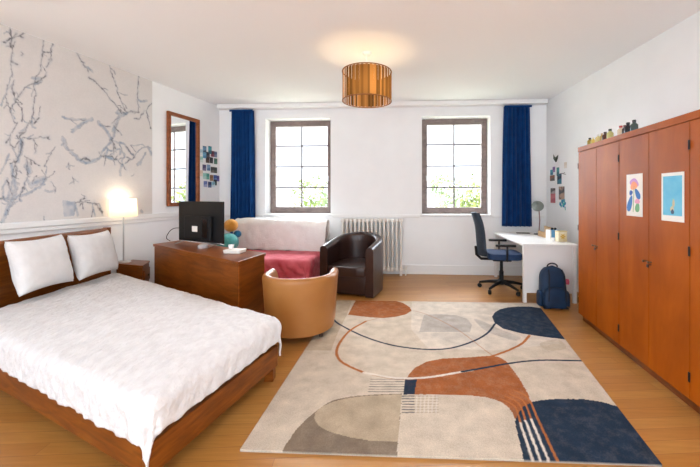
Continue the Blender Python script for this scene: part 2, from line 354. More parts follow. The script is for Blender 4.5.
for L, w, t in (([(10, 30), (60, 40), (100, 38)], 1.2, 1), ([(130, 38), (90, 55), (50, 88)], 1.7, 1), ([(155, 50), (190, 85), (210, 120)], 1.4, 1), ([(235, 45), (220, 95), (210, 120)], .9, 1), ([(10, 115), (30, 160), (70, 195), (100, 215), (155, 200)], 1.7, 1), ([(155, 200), (185, 150), (215, 125)], 1.0, 1),
                ([(215, 125), (260, 140), (300, 190), (265, 215)], .9, 1), ([(165, 185), (210, 190), (250, 220), (268, 240)], .7, 0), ([(215, 140), (218, 180)], .6, 0), ([(185, 150), (205, 165), (240, 160), (262, 180), (250, 210)], .8, 1), ([(270, 150), (300, 190), (268, 215)], .6, 0), ([(285, 145), (330, 140), (370, 155)], .5, 1), ([(345, 175), (325, 220)], .8, 1),
                ([(195, 160), (180, 190), (225, 200)], 1.4, 1), ([(35, 220), (40, 240)], .4, 0), ([(50, 270), (55, 300)], .4, 0), ([(85, 340), (100, 350)], .4, 0), ([(60, 378), (90, 373), (130, 378), (158, 380)], .6, 0), ([(90, 375), (92, 400)], .8, 0), ([(130, 380), (138, 430)], .7, 1), ([(160, 385), (170, 425)], 1.0, 1), ([(60, 378), (70, 428)], 1.2, 1),
                ([(330, 412), (332, 413)], 1.6, 1), ([(292, 268), (300, 262)], .4, 0), ([(290, 200), (330, 155), (350, 150)], .5, 1)): v(D_(L), w, t)
vr = random.Random(11)
for L, w_, tone_ in list(veins):
    for a, b in zip(L, L[1:]):
        if math.hypot(b[0] - a[0], b[1] - a[1]) > 4 and vr.random() < .75:
            q = vr.random(); x, y = a[0] + (b[0] - a[0]) * q, a[1] + (b[1] - a[1]) * q; ang = math.atan2(b[1] - a[1], b[0] - a[0]) + vr.choice((-1, 1)) * vr.uniform(.5, 1.1); P_ = [(x, y)]
            for _ in range(vr.randint(1, 3)):
                st = vr.uniform(2, 4.5); x += st * math.cos(ang); y += st * math.sin(ang); ang += vr.uniform(-.6, .6); P_.append((x, y))
            v(P_, vr.uniform(.35, .55) if vr.random() < .7 else 1.1, 0 if vr.random() < .6 else 1)
sq = D_([(10, 368), (58, 372), (62, 395), (55, 430), (14, 434)])
t0 = wall_hit(152, 100, CL, DL)[0]; t1_ = 3.55; z0, z1 = 1.092, ZC - .004
xs = np.linspace(t0, t1_, 380); zs = np.linspace(z0, z1, 310)
X, Z = np.meshgrid(xs, zs, indexing='ij')
Yw = CL.y + DL.y * X; Xw = CL.x + DL.x * X
PX = np.stack([(CX + F * Xw / Yw).ravel(), (HY - F * (Z - H) / Yw).ravel()], 1)
wob = np.stack([vnoise(PX, .35, 1) - .5, vnoise(PX, .35, 2) - .5], 1) * 1.5 + np.stack([vnoise(PX, 1.0, 5) - .5, vnoise(PX, 1.0, 6) - .5], 1) * .9
Pq = PX + wob
dark = np.zeros(len(PX)); blu = np.zeros(len(PX))
for L, w, tone in veins:
    for a, b in zip(L, L[1:]):
        d, t = seg_dist(Pq, a, b)
        if tone == 0:
            s = np.clip(1.15 - d / (w * 1.0), 0, 1); dark = np.maximum(dark, s * .9); blu = np.maximum(blu, np.clip(1 - d / (w * 3.5), 0, 1) * .28)
        else:
            s = np.clip(1.2 - d / (w * 1.1), 0, 1); blu = np.maximum(blu, s * .75); dark = np.maximum(dark, np.clip(1 - abs(d - w * .9) / .5, 0, 1) * .35)
ins = inside(Pq, sq); blu[ins] = np.maximum(blu[ins], .6)
nz = vnoise(PX, .28, 8); dark *= .25 + 1.0 * vnoise(PX, .5, 9); blu *= .3 + .9 * nz
base = np.array(lin((222, 217, 213))[:3]); dk = np.array(lin((92, 90, 96))[:3]); bl = np.array(lin((138, 158, 180))[:3])
mott = (vnoise(PX, .06, 11) * .6 + vnoise(PX, .2, 12) * .4 - .5) * .05
col = base[None] * (1 + mott[:, None])
blu = np.clip(blu, 0, .9)[:, None]; dark = np.clip(dark, 0, .9)[:, None]
col = col * (1 - blu) + bl * blu; col = col * (1 - dark) + dk * dark
def mural(xs, zs):
    nx, nz_ = len(xs), len(zs)
    co = [(a, .003, b) for a in xs for b in zs]
    fc = [(i * nz_ + j, i * nz_ + j + 1, (i + 1) * nz_ + j + 1, (i + 1) * nz_ + j) for i in range(nx - 1) for j in range(nz_ - 1)]
    return co, fc
grid_obj('marble_wallpaper', xs, zs, mural, np.concatenate([col, np.ones((len(col), 1))], 1), attr_mat('marble_paper', .8, .03, 60, 0, .02), wl)
# ---------------------------------------------------------------- rug
RC = [fl(240, 452), fl(662, 467), fl(537, 304.3), fl(337, 301.3)]
nu, nv = 440, 420
U, V_ = np.meshgrid(np.linspace(0, 1, nu), np.linspace(0, 1, nv), indexing='ij')
c = [np.array(p[:2]) for p in RC]
G = (c[0] * ((1 - U) * (1 - V_))[..., None] + c[1] * (U * (1 - V_))[..., None] + c[2] * (U * V_)[..., None] + c[3] * ((1 - U) * V_)[..., None]).reshape(-1, 2)
def fx(L): return [tuple(fl(x, y)[:2]) for x, y in L]      # survey points on the floor plane
def smooth_closed(L, n=6):
    out = []; m = len(L)
    for i in range(m):
        p0, p1, p2, p3 = (np.array(L[(i + q) % m]) for q in (-1, 0, 1, 2))
        for j in range(n):
            t = j / n; out.append(tuple(.5 * ((2 * p1) + (-p0 + p2) * t + (2 * p0 - 5 * p1 + 4 * p2 - p3) * t * t + (-p0 + 3 * p1 - 3 * p2 + p3) * t ** 3)))
    return out
def smooth_open(L, n=8):
    out = []; m = len(L)
    for i in range(m - 1):
        p0, p1, p2, p3 = (np.array(L[min(max(i + q, 0), m - 1)]) for q in (-1, 0, 1, 2))
        for j in range(n):
            t = j / n; out.append(tuple(.5 * ((2 * p1) + (-p0 + p2) * t + (2 * p0 - 5 * p1 + 4 * p2 - p3) * t * t + (-p0 + 3 * p1 - 3 * p2 + p3) * t ** 3)))
    return out + [L[-1]]
gn = vnoise(G, 160, 21); gn3 = vnoise(G, 30, 27); gn2 = vnoise(G, 14, 22); Gw = G + (np.stack([vnoise(G, 60, 23), vnoise(G, 60, 24)], 1) - .5) * .004
CREAM = np.array(lin((206, 191, 172))[:3]); NAVY = np.array(lin((38, 52, 70))[:3]); TERRA = np.array(lin((160, 94, 52))[:3])
TAUPE = np.array(lin((182, 164, 140))[:3]); GREY = np.array(lin((124, 108, 92))[:3]); LG = np.array(lin((176, 168, 160))[:3]); OCH = np.array(lin((174, 106, 58))[:3]); PALE = np.array(lin((222, 212, 200))[:3])
rc = np.repeat(CREAM[None], len(G), 0) * (0.94 + .1 * gn2[:, None])
def fill(poly, colr, a=1.0, sp=.25):
    global rc
    m = inside(Gw, fx(poly)); w = np.clip(a - sp * .7 * np.clip(gn[m] * .6 + gn3[m] * .7 - .55, 0, 1), 0, 1)[:, None]
    rc[m] = rc[m] * (1 - w) + colr * (0.93 + .12 * gn2[m][:, None]) * w
def line(L, colr, w, a=1.0, n=8):
    global rc
    Q = fx(smooth_open(L, n)); best = np.full(len(G), 9.)
    for p, q in zip(Q, Q[1:]):
        d, _ = seg_dist(Gw, p, q); best = np.minimum(best, d)
    s = np.clip((w - best) / .004 + .5, 0, 1)[:, None] * a
    rc = rc * (1 - s) + colr * s
fill([(330, 298), (353, 298), (347, 316), (338, 334), (331, 352), (295, 352)], TAUPE, .75)
fill([(412, 299), (540, 299), (560, 345), (500, 352), (428, 350), (411, 330)], PALE, .55)
fill(smooth_open([(276, 464), (290, 441), (300, 428), (313, 416), (331, 403.5), (350, 399), (372, 396.8), (402, 395.8)]) + [(396.3, 464)], GREY, .95)
fill(smooth_open([(401.6, 396.6), (372, 397.6), (344, 401), (324, 408), (315, 416.5), (316.5, 425), (326, 432.5), (345, 438.5), (370, 443), (398, 444.5)]), TAUPE, 1)
fill([(357, 299), (374, 299.5), (392, 301), (403, 304), (410, 308.5), (411.5, 312), (406, 315.5), (396, 318), (384, 319.3), (370, 318.6), (348, 316)], TERRA, 1, .3)
fill([(419, 333.5), (424, 316), (440, 315.5), (456, 316.5), (467, 320), (472, 326), (470, 333.5)], LG, .85, .45)
fill(smooth_closed([(474, 320), (486, 324), (503, 332), (520, 338), (516, 342), (500, 338), (484, 331)]), LG, .7, .5)
fill(smooth_closed([(430, 335), (465, 335), (482, 343), (470, 349), (448, 343)]), LG, .35, .4)
fill(smooth_closed([(540, 345), (558, 341), (566, 350), (548, 352)]), TAUPE, .5, .4)
fill([(492, 318), (495, 313.5), (500, 310.5), (508, 308.5), (518, 307.7), (531, 307.7), (545, 310), (566, 341), (545, 338.5), (522, 335), (503, 330), (494.5, 324)], NAVY, 1, .12)
fill([(406, 382), (409, 376), (415, 369.5), (427, 363.3), (442, 360.3), (469, 359), (485, 357.8), (492, 357.4), (499, 358.8), (506, 363), (512.5, 371), (519, 380), (526, 392), (531, 403), (534, 412), (516, 423), (513, 416), (509, 410), (503, 405), (496, 402), (486, 399.3), (469, 397.5), (440, 396.6), (405, 396.3)], TERRA, 1, .3)
fill([(405, 380.5), (417, 380.5), (414.5, 396.5), (403.5, 396.5)], NAVY, 1, .2)
fill([(515, 424), (518, 416), (523, 409), (532, 404), (543, 402), (556, 401), (582, 401.2), (598, 403.2), (609, 406), (622, 410), (700, 480), (527, 480), (521, 450), (517, 434)], NAVY, 1, .12)
line([(333, 320), (340, 326), (363, 337.5), (389, 346), (416, 350.3), (439, 351), (457, 348.3), (476, 341.5), (488, 334), (495, 325)], NAVY, .011)
line([(364, 374.5), (349, 368), (340, 362), (336.5, 354), (340, 344), (350, 332), (366, 322.5)], OCH, .012)
line([(366, 322.5), (380, 319), (400, 314)], OCH, .005, .6)
line([(414, 312), (425, 315), (441, 322), (462, 334), (484, 351), (494, 358)], OCH, .005, .6)
line([(364, 374.5), (397, 380), (427, 379.3), (454, 375), (472, 372)], PALE, .012, .9)
line([(372, 377), (397, 381.3), (427, 380.7), (454, 376.3)], TERRA, .004, .5)
line([(462, 373.6), (488, 369), (510, 365), (540, 362), (582, 362.5)], NAVY, .011)
line([(488, 359), (499, 355.5), (510.6, 351), (522, 345), (529.5, 337)], OCH, .012)
for i, (a, b) in enumerate((((515, 409), (534, 467)), ((519, 406), (542, 467)), ((524, 404), (550, 467)), ((528, 400), (559, 467)))):
    m_ = ((a[0] * .72 + b[0] * .28), (a[1] * .72 + b[1] * .28))
    line([(a[0] - 14, a[1] - 8), a, m_], OCH * 1.15, .006, .9); line([m_, b], PALE if i < 3 else OCH, .007, .95, 4)
for i in range(6):
    y = 381.2 + i * 2.5
    line([(371 - i * .5, y), (404, y)], NAVY, .0045, .75 if i % 2 else .55, 1)
for i in range(7):
    y = 398.2 + i * 2.75
    line([(402.5, y), (414, y)], NAVY, .005, .85, 1); line([(416, y), (438, y)], GREY, .004, .5, 1)
for i in range(6): line([(417 + i * 4, 398), (416 + i * 4, 415)], PALE, .004, .5, 1)
RT = .014
def rug_mesh(xs, ys):
    co = [(float(p[0]), float(p[1]), RT) for p in G]
    fc = [(i * nv + j, (i + 1) * nv + j, (i + 1) * nv + j + 1, i * nv + j + 1) for i in range(nu - 1) for j in range(nv - 1)]
    loop = [(i, 0) for i in range(nu)] + [(nu - 1, j) for j in range(1, nv)] + [(i, nv - 1) for i in range(nu - 2, -1, -1)] + [(0, j) for j in range(nv - 2, 0, -1)]
    base_ = len(co)
    for i, j in loop: p = G[i * nv + j]; co.append((float(p[0]), float(p[1]), .001))
    n = len(loop)
    for q in range(n):
        a = loop[q][0] * nv + loop[q][1]; b = loop[(q + 1) % n][0] * nv + loop[(q + 1) % n][1]
        fc.append((a, base_ + q, base_ + (q + 1) % n, b))
    return co, fc, n
co, fc, nl = rug_mesh(None, None)
rc = np.concatenate([np.concatenate([rc, np.repeat(CREAM[None] * .8, nl, 0)]), np.ones((len(G) + nl, 1))], 1)
rug = grid_obj('area_rug', [0], [0], lambda a, b: (co, fc), rc, attr_mat('woven_wool', .95, .2, 240, .0, .16))
tag(rug, 'large cream area rug with navy, terracotta and grey abstract shapes', 'rug')
# ---------------------------------------------------------------- generic cloth over a block
def drape(quad, ztop, r, over, nu, nv, wr=.006, ws=6, fold=.012, ff=40, puff=.0, seed=0, flare=.0, crumple=None):
    """quad: p00 (u0,v0), p10, p11, p01; over: overhang at u0, u1, v0, v1 (m); cloth falls over the edges with radius r"""
    p00, p10, p11, p01 = [Vector(p) for p in quad]
    lu = ((p10 - p00).length + (p11 - p01).length) / 2; lv = ((p01 - p00).length + (p11 - p10).length) / 2
    us = np.linspace(-over[0], lu + over[1], nu); vs = np.linspace(-over[2], lv + over[3], nv); rows = []
    for u in us:
        row = []
        for w in vs:
            cu = min(max(u, 0), lu); cv = min(max(w, 0), lv); eu = u - cu; ev = w - cv
            a, b = cu / lu, cv / lv
            P = p00 * (1 - a) * (1 - b) + p10 * a * (1 - b) + p11 * a * b + p01 * (1 - a) * b
            du = ((p10 - p00) * (1 - b) + (p11 - p01) * b).normalized(); dv = ((p01 - p00) * (1 - a) + (p11 - p10) * a).normalized()
            e = math.hypot(eu, ev) * (1 + .15 * (min(abs(eu), abs(ev)) / max(abs(eu), abs(ev), 1e-6)) ** 2); n1 = fbm((u + seed, w, 0), ws)
            z = ztop + puff * (math.sin(PI * min(max(a, .0), 1)) * math.sin(PI * b)) ** .5
            if e > 1e-6:
                dr = (du * eu + dv * ev).normalized(); th = min(e / r, PI / 2)
                out = r * math.sin(th) + max(0, e - r * PI / 2) * flare; z -= r * (1 - math.cos(th)) + max(0, e - r * PI / 2)
                s = (u + w) if e > 0 else 0
                q = min(1, e / (r * 2.2)); out += q * fold * (.5 + .5 * math.sin(s * ff + 3 * n1)) + q * .01 * n1
                z += n1 * wr * (1 - q)
            else: dr = Vector((0, 0)); out = 0; z += n1 * wr
            if crumple: z += crumple * fbm((u * 1.6 + seed, w + 5, 2), ws * 4.5)
            row.append((P.x + dr.x * out, P.y + dr.y * out, z))
        rows.append(row)
    return rows
def solidify(o, t, off=-1, sub=0):
    m = o.modifiers.new('thickness', 'SOLIDIFY'); m.thickness = t; m.offset = off
    if sub: s = o.modifiers.new('smooth', 'SUBSURF'); s.levels = sub; s.render_levels = sub
    return o
# ---------------------------------------------------------------- bed
F1 = Vector((-1.042, 1.473)); F2 = Vector((-.79, 2.47)); H2 = Vector((-3.235, 3.985)); H1 = Vector((-3.15, 2.48))
def lerp(a, b, t): return a * (1 - t) + b * t
def inset_quad(f1, f2, h2, h1, s):     # shrink towards the inside
    pts = [f1, f2, h2, h1]; out = []
    for i in range(4):
        p, q, r_ = pts[i - 1], pts[i], pts[(i + 1) % 4]
        e1 = (q - p).normalized(); e2 = (r_ - q).normalized(); n1 = Vector((-e1.y, e1.x)); n2 = Vector((-e2.y, e2.x))
        bis = (n1 + n2) / (1 + n1.dot(n2)); out.append(q + bis * s)
    return out
bo = Vector((-2.0, 2.6, 0))
bed = thing('bed', 'double bed with dark stained wooden frame and low headboard along the left wall', 'bed', bo)
O = bo
def board(a, b, t, z0, z1, side=1, bev=.006):        # plank from a to b, thickness t to its left (inside)
    d = (b - a).normalized(); n = Vector((-d.y, d.x)) * t * side
    return [tuple(a), tuple(b), tuple(b + n), tuple(a + n)]
B().prism(board(F1, F2, .035, 0, 0), .095, .245, .006).build('footboard', M['bedwood'], bed, origin=O)
B().prism(board(lerp(F1, H1, .018), lerp(F1, H1, .985), .03, 0, 0, -1), .095, .24, .005).build('side_rail', M['bedwood'], bed, origin=O)
B().prism(board(lerp(F2, H2, .018), lerp(F2, H2, .985), .03, 0, 0, 1), .095, .24, .005).build('side_rail', M['bedwood'], bed, origin=O)
hb = board(H2, H1 - Vector((-.012, .08)), .055, 0, 0, -1)
hbn = [(x - .03, y) for x, y in hb]
B().prism(hbn, .25, .95, .008).build('headboard', M['bedwood'], bed, origin=O)
B().prism([(x + (.012 if i > 1 else -.004) , y) for i, (x, y) in enumerate(hbn)], .925, .965, .008).build('headboard_cap', M['bedwood'], bed, origin=O)
for p, q in ((hbn[0], hbn[3]),):
    d = Vector((0, 1)); B().box(p[0] - .01 if False else min(p[0], q[0]) - .004, max(p[0], q[0]) + .006, p[1] - .045, p[1] + .003, .012, .968, .006).build('post', M['bedwood'], bed, origin=O)
B().box(hbn[1][0] - .03, hbn[1][0] + .06, hbn[1][1] - .003, hbn[1][1] + .045, .012, .968, .006).build('post', M['bedwood'], bed, origin=O)
for p in inset_quad(F1, F2, H2, H1, .045):
    B().box(p.x - .032, p.x + .032, p.y - .032, p.y + .032, 0, .1, .004, Mx=None).build('leg', M['bedwood'], bed, origin=O)
mq = inset_quad(F1, F2, H2, H1, .05)
mq[2].x += .06; mq[3].x += .06
B().prism([tuple(p) for p in mq], .15, .425, .05, 4).build('mattress', M['mattress'], bed, smooth=40, origin=O)
# duvet
dq = inset_quad(F1, F2, H2, H1, .045)
hA, hB = lerp(dq[3], dq[0], .035), lerp(dq[2], dq[1], .03)
rows = drape([hA, dq[0], dq[1], hB], .455, .075, (.0, .206, .236, .21), 200, 160, wr=.008, ws=3.5, fold=.008, ff=44, puff=.03, seed=3, flare=.015, crumple=.0055)
dv = B().surf(rows).build('duvet', M['duvet'], smooth='all', origin=(-1.9, 2.5, .3))
solidify(dv, .012, -1)
tag(dv, 'white crinkled duvet spread over the wooden bed, one corner hanging down', 'duvet')
# pillows
def pillow(cx, w, h, t, seed):
    n = 34; top = []; bot = []
    rows = []
    for i in range(n + 1):
        a = -1 + 2 * i / n
        r1 = []; 
        for j in range(n + 1):
            b = -1 + 2 * j / n
            pin = 1 - .07 * (1 - b * b) * abs(a) ** 2; pin2 = 1 - .09 * (1 - a * a) * abs(b) ** 2
            r1.append((a, b, a * w / 2 * pin, b * h / 2 * pin2, t / 2 * max(0, (1 - a ** 4) * (1 - b ** 4)) ** .5))
        rows.append(r1)
    bb = B()
    for sgn in (1, -1):
        bb.surf([[(x, sgn * (z + (fbm((x + seed, y, sgn), 7) * .007 + fbm((x + seed, y, sgn), 16) * .003 if abs(a) < .99 and abs(b) < .99 else 0)), y) for a, b, x, y, z in r] for r in rows])
    bmesh.ops.remove_doubles(bb.bm, verts=bb.bm.verts[:], dist=1e-4); bmesh.ops.recalc_face_normals(bb.bm, faces=bb.bm.faces[:])
    return bb
for (c0, w, h, lab) in ((((-3.0, 2.93, .755)), .50, .46, 'white pillow nearer the viewer, leaning on the headboard'), (((-3.0, 3.46, .745)), .50, .45, 'white pillow next to the table lamp, leaning on the headboard')):
    p = pillow(0, w, h, .17, c0[1]).build('pillow', M['pillow'], smooth='all')
    p.location = c0; p.rotation_euler = (math.radians(-14), 0, math.radians(93)); tag(p, lab, 'pillow', 'bed pillows')
# ---------------------------------------------------------------- nightstand and table lamp
nq = [(-3.27, 4.06), (-2.84, 3.93), (-2.975, 4.24), (-3.24, 4.31)]
nz_ = .52; no = Vector((-3.08, 4.13, 0))
ns = thing('nightstand', 'small dark wooden nightstand between bed and dresser', 'nightstand', no)
cen = Vector((sum(p[0] for p in nq) / 4, sum(p[1] for p in nq) / 4))
inn = [tuple(lerp(Vector(p), cen, .05)) for p in nq]
B().prism(inn, .08, nz_ - .026, .004).build('cabinet_body', M['dresserwood'], ns, origin=no)
B().prism(nq, nz_ - .025, nz_, .005).build('top', M['dresserwood'], ns, origin=no)
dfa, dfb = Vector(inn[1]), Vector(inn[2]); dn = Vector((.915, .40))
dr_ = B().prism([tuple(lerp(dfa, dfb, .08)), tuple(lerp(dfa, dfb, .92)), tuple(lerp(dfa, dfb, .92) + dn * .014), tuple(lerp(dfa, dfb, .08) + dn * .014)], .3, .45, .003).build('drawer', M['dresserwood'], ns, origin=no)
kp = lerp(dfa, dfb, .5) + dn * .028; B().ball((kp.x, kp.y, .375), .013, 2).build('knob', M['steel'], dr_, smooth='all', origin=no)
for p in inn:
    q = lerp(Vector(p), cen, .1); B().box(q.x - .016, q.x + .016, q.y - .016, q.y + .016, 0, .085).build('leg', M['dresserwood'], ns, origin=no)
lp = at(123.5, 265, 4.13); lp.z = nz_
lamp = thing('table_lamp', 'table lamp with lit cream drum shade and slim metal pole on the nightstand', 'lamp', lp)
B().lathe([(.0, .0), (.075, .0), (.078, .006), (.072, .016), (.012, .02), (.0, .02)], 28, cap=False).build('base', M['silver'], lamp, smooth=40)
B().lathe([(.008, .02), (.008, .64)], 14).build('pole', M['silver'], lamp, smooth=40)
M['lshade'] = translucent('cream_lamp_shade', (248, 240, 226), (252, 236, 208), mixf=.5)
B().lathe([(.142, .565), (.13, .785)], 40, cap=False).build('lamp_shade', M['lshade'], lamp, smooth=60)
B().ball((0, 0, .68), .032, 3, (1, 1, 1.2)).build('bulb', glow('warm_bulb', (255, 226, 180), 4), lamp, smooth='all')
def point_light(name, loc, e, colr, r, parent=None):
    l = bpy.data.lights.new(name, 'POINT'); l.energy = e; l.color = colr; l.shadow_soft_size = r
    o = bpy.data.objects.new(name, l); C.objects.link(o); o.location = loc
    if parent: o.parent = parent
    return o
point_light('table_lamp_light', (0, 0, .735), .9, (1, .84, .62), .03, lamp)
# ---------------------------------------------------------------- dresser
DH = .73
dFL, dFR, dBR, dBL = (pz(153, 244, DH), pz(238, 262, DH), pz(266, 252.8, DH), pz(180, 240.2, DH))
q = [Vector(p[:2]) for p in (dFL, dFR, dBR, dBL)]
do = Vector((-2.1, 3.9, 0))
ds = thing('dresser', 'long reddish brown wooden dresser with flat plain back, television on top', 'dresser', do)
B().prism([tuple(p) for p in q], DH - .03, DH, .004).build('top', M['dresserwood'], ds, origin=do)
qi = inset_quad(q[0], q[1], q[2], q[3], .012)
B().prism(board(qi[0], qi[1], .02, 0, 0), .03, DH - .031, .002).build('back_panel', M['dresserwood'], ds, origin=do)
B().prism(board(lerp(qi[1], qi[2], .055), qi[2], .025, 0, 0), 0, DH - .031, .003).build('side_panel', M['dresserwood'], ds, origin=do)
B().prism(board(lerp(qi[3], qi[0], 0), lerp(qi[3], qi[0], .945), .025, 0, 0), 0, DH - .031, .003).build('side_panel', M['dresserwood'], ds, origin=do)
fr = [lerp(qi[2], qi[3], .03), lerp(qi[2], qi[3], .97)]
inw = (qi[1] - qi[2]).normalized()
for i in range(3):
    a, b = lerp(fr[0], fr[1], i / 3 + .004), lerp(fr[0], fr[1], (i + 1) / 3 - .004)
    for j in range(3):
        z0 = .07 + j * .21
        d_ = B().prism([tuple(a), tuple(b), tuple(b + inw * .02), tuple(a + inw * .02)], z0, z0 + .2, .003).build('drawer', M['dresserwood'], ds, origin=do)
        m_ = lerp(a, b, .5) - inw * .014; B().ball((m_.x, m_.y, z0 + .1), .014, 2).build('knob', M['steel'], d_, origin=do)
B().prism([tuple(lerp(fr[0], fr[1], .02) + inw * .05), tuple(lerp(fr[0], fr[1], .98) + inw * .05), tuple(lerp(fr[0], fr[1], .98) + inw * .07), tuple(lerp(fr[0], fr[1], .02) + inw * .07)], 0, .065).build('plinth', M['dresserwood'], ds, origin=do)
# television, seen from behind
tl, tr = at(179, 240, 4.36), at(223, 246.5, 3.99)
tm = (tl + tr) / 2; tw = (Vector(tr[:2]) - Vector(tl[:2])).length; ta = math.atan2(tr.y - tl.y, tr.x - tl.x)
th = .505
tv = thing('television', 'black flat screen television seen from behind on the dresser', 'television', (tm.x, tm.y, DH), ta)
B().box(-tw / 2, tw / 2, -.004, .022, .035, .035 + th, .006).build('screen_panel', M['black'], tv)
B().box(-tw * .30, tw * .30, -.045, -.005, .07, .36, .012).build('rear_housing', M['black'], tv)
B().box(-tw * .10, tw * .02, -.05, -.046, .165, .235, .002).build('sticker', M['paper'], tv)['label'] = 'white rating sticker'
B().box(tw * .12, tw * .24, -.05, -.046, .1, .33, .002).build('port_panel', M['blackgloss'], tv)
for s in (-1, 1):
    x = s * tw * .38
    B().tube([(x, .095, .006), (x, .0, .03), (x, .012, .05), (x, .0, .034), (x, -.115, .006)], .006, 8).build('foot', M['silver'], tv, smooth=50)
cb = tag(B().tube([tuple(Vector(p)) for p in smooth_open([(-.6, .0, .008), (-.62, -.04, .06), (-.5, -.06, .16), (-.36, -.075, .2), (-.22, -.07, .2)], 6)], .004, 6).build('power_cable', M['black'], tv, smooth='all'), None)
# small white box with a white cup on it, grey cloth heap
wp = pz(235, 252.5, DH)
wbx = thing('white_box', 'flat white box lying on the dresser beside the television', 'box', (wp.x, wp.y, DH), ta + .35)
B().box(-.09, .09, -.07, .07, 0, .03, .004).build('body', M['paper'], wbx)
B().box(-.094, .094, -.074, .074, .02, .036, .004).build('lid', M['paper'], wbx)
cup = tag(B().lathe([(0, .0), (.022, .0), (.03, .045), (.027, .045), (.02, .006), (0, .006)], 20, cap=False).build('small_cup', M['white'], smooth=40), 'little white cup standing on the flat white box', 'cup')
cup.location = (wp.x - .05, wp.y + .02, DH + .036)
gp = pz(206, 247.0, DH)
g2 = tag(B().lathe([(0, 0), (.05, 0), (.055, .03), (.03, .045), (0, .047)], 20, cap=False).build('dish', mat('pale_grey_ceramic', (190, 186, 186), .5), smooth=40), 'pale grey rounded dish on the dresser under the television', 'dish')
g2.location = (gp.x, gp.y - .07, DH)
# ---------------------------------------------------------------- sofa, covers, plush balls
so = Vector((-1.8, 5.2, 0)); sa = aB - .06
sofa = thing('sofa', 'low sofa under the left window, draped in red and cream covers', 'sofa', so, sa)
def sl(x, y): return (x - so.x, y - so.y)
SX0, SX1 = -.88, .80
B().box(SX0, SX1, -.5, .36, .07, .24, .02).build('base', M['sofa'], sofa)
B().box(SX0, SX1, -.52, .22, .245, .44, .05, 4).build('seat_cushion', M['red'], sofa, smooth=50)
B().box(-.70, SX1, .25, .42, .245, .93, .05, 4).build('backrest', M['sofa'], sofa, smooth=50)
for x in (SX0 + .07, SX1 - .07):
    for y in (-.43, .33): B().lathe([(.02, 0), (.028, .075)], 12, (x, y, 0)).build('leg', M['blackwood'], sofa)
def loc2w(o_, a, p): return Vector((o_.x + p[0] * math.cos(a) - p[1] * math.sin(a), o_.y + p[0] * math.sin(a) + p[1] * math.cos(a)))
rq = [loc2w(so, sa, p) for p in ((SX0 + .04, -.475), (SX1 - .045, -.475), (SX1 - .045, .2), (SX0 + .04, .2))]
rows = drape(rq, .452, .055, (.12, .36, .36, .0), 110, 80, wr=.006, ws=6, fold=.02, ff=34, seed=9, flare=.03)
rcov = B().surf(rows).build('red_throw', M['red'], smooth='all', origin=(so.x, so.y, .3)); solidify(rcov, .006, 1)
tag(rcov, 'red fabric cover over the seat of the sofa under the left window', 'throw')
prof = [(.226, .47)] + [(.228, .47 + i * .033) for i in range(1, 14)] + [(.235 + .1 * (1 - math.cos(a)), .90 + .06 * math.sin(a)) for a in np.linspace(.2, PI - .2, 12)] + [(.437, .87 - i * .05) for i in range(6)]
rows = []
for i in range(91):
    x = -.72 + 1.56 * i / 90
    drop = -.03 * math.cos(i / 90 * PI * .5) * 0
    rows.append([(x + .012 * fbm((y, z, 3), 3), y - .015 * abs(fbm((x, z, 7), 4)) - .012 * (z > .47) * max(0, math.sin(x * 9 + z * 3)) * (j < 14), z + (.02 * fbm((x, y, 1), 5) if j > 12 else .012 * fbm((x, 0, 4), 6)) - (.03 * (x + .68) / 1.5)) for j, (y, z) in enumerate(prof)])
cth = B().surf(rows).build('cream_throw', M['cream'], smooth='all'); solidify(cth, .014, 1)
cth.location = so; cth.rotation_euler = (0, 0, sa)
tag(cth, 'cream fleece throw hanging over the back of the sofa below the left window', 'throw')
for nm, pp, r_, mm, lab in (('plush_ball', at(228, 239.5, 5.16), .155, 'teal', 'big teal plush ball on the left end of the sofa'), ('plush_ball', at(231, 225.5, 5.25), .105, 'yellow', 'yellow plush ball resting on top of the teal one'), ('plush_ball', at(237.5, 234, 5.36), .06, 'cyanblue', 'small blue plush ball tucked beside the yellow and teal ones')):
    b_ = B().ball((0, 0, 0), r_, 4, (1, 1, .96))
    for vv in b_.bm.verts:
        a_ = math.atan2(vv.co.y, vv.co.x); vv.co *= 1 - .035 * (abs(math.sin(a_ * 3)) < .12) + .01 * fbm(vv.co, 12)
    o = b_.build(nm, M[mm], smooth='all'); o.location = pp
    if mm == 'teal': o.location.z = .46 + r_
    tag(o, lab, 'plush toy', 'plush balls on the sofa')
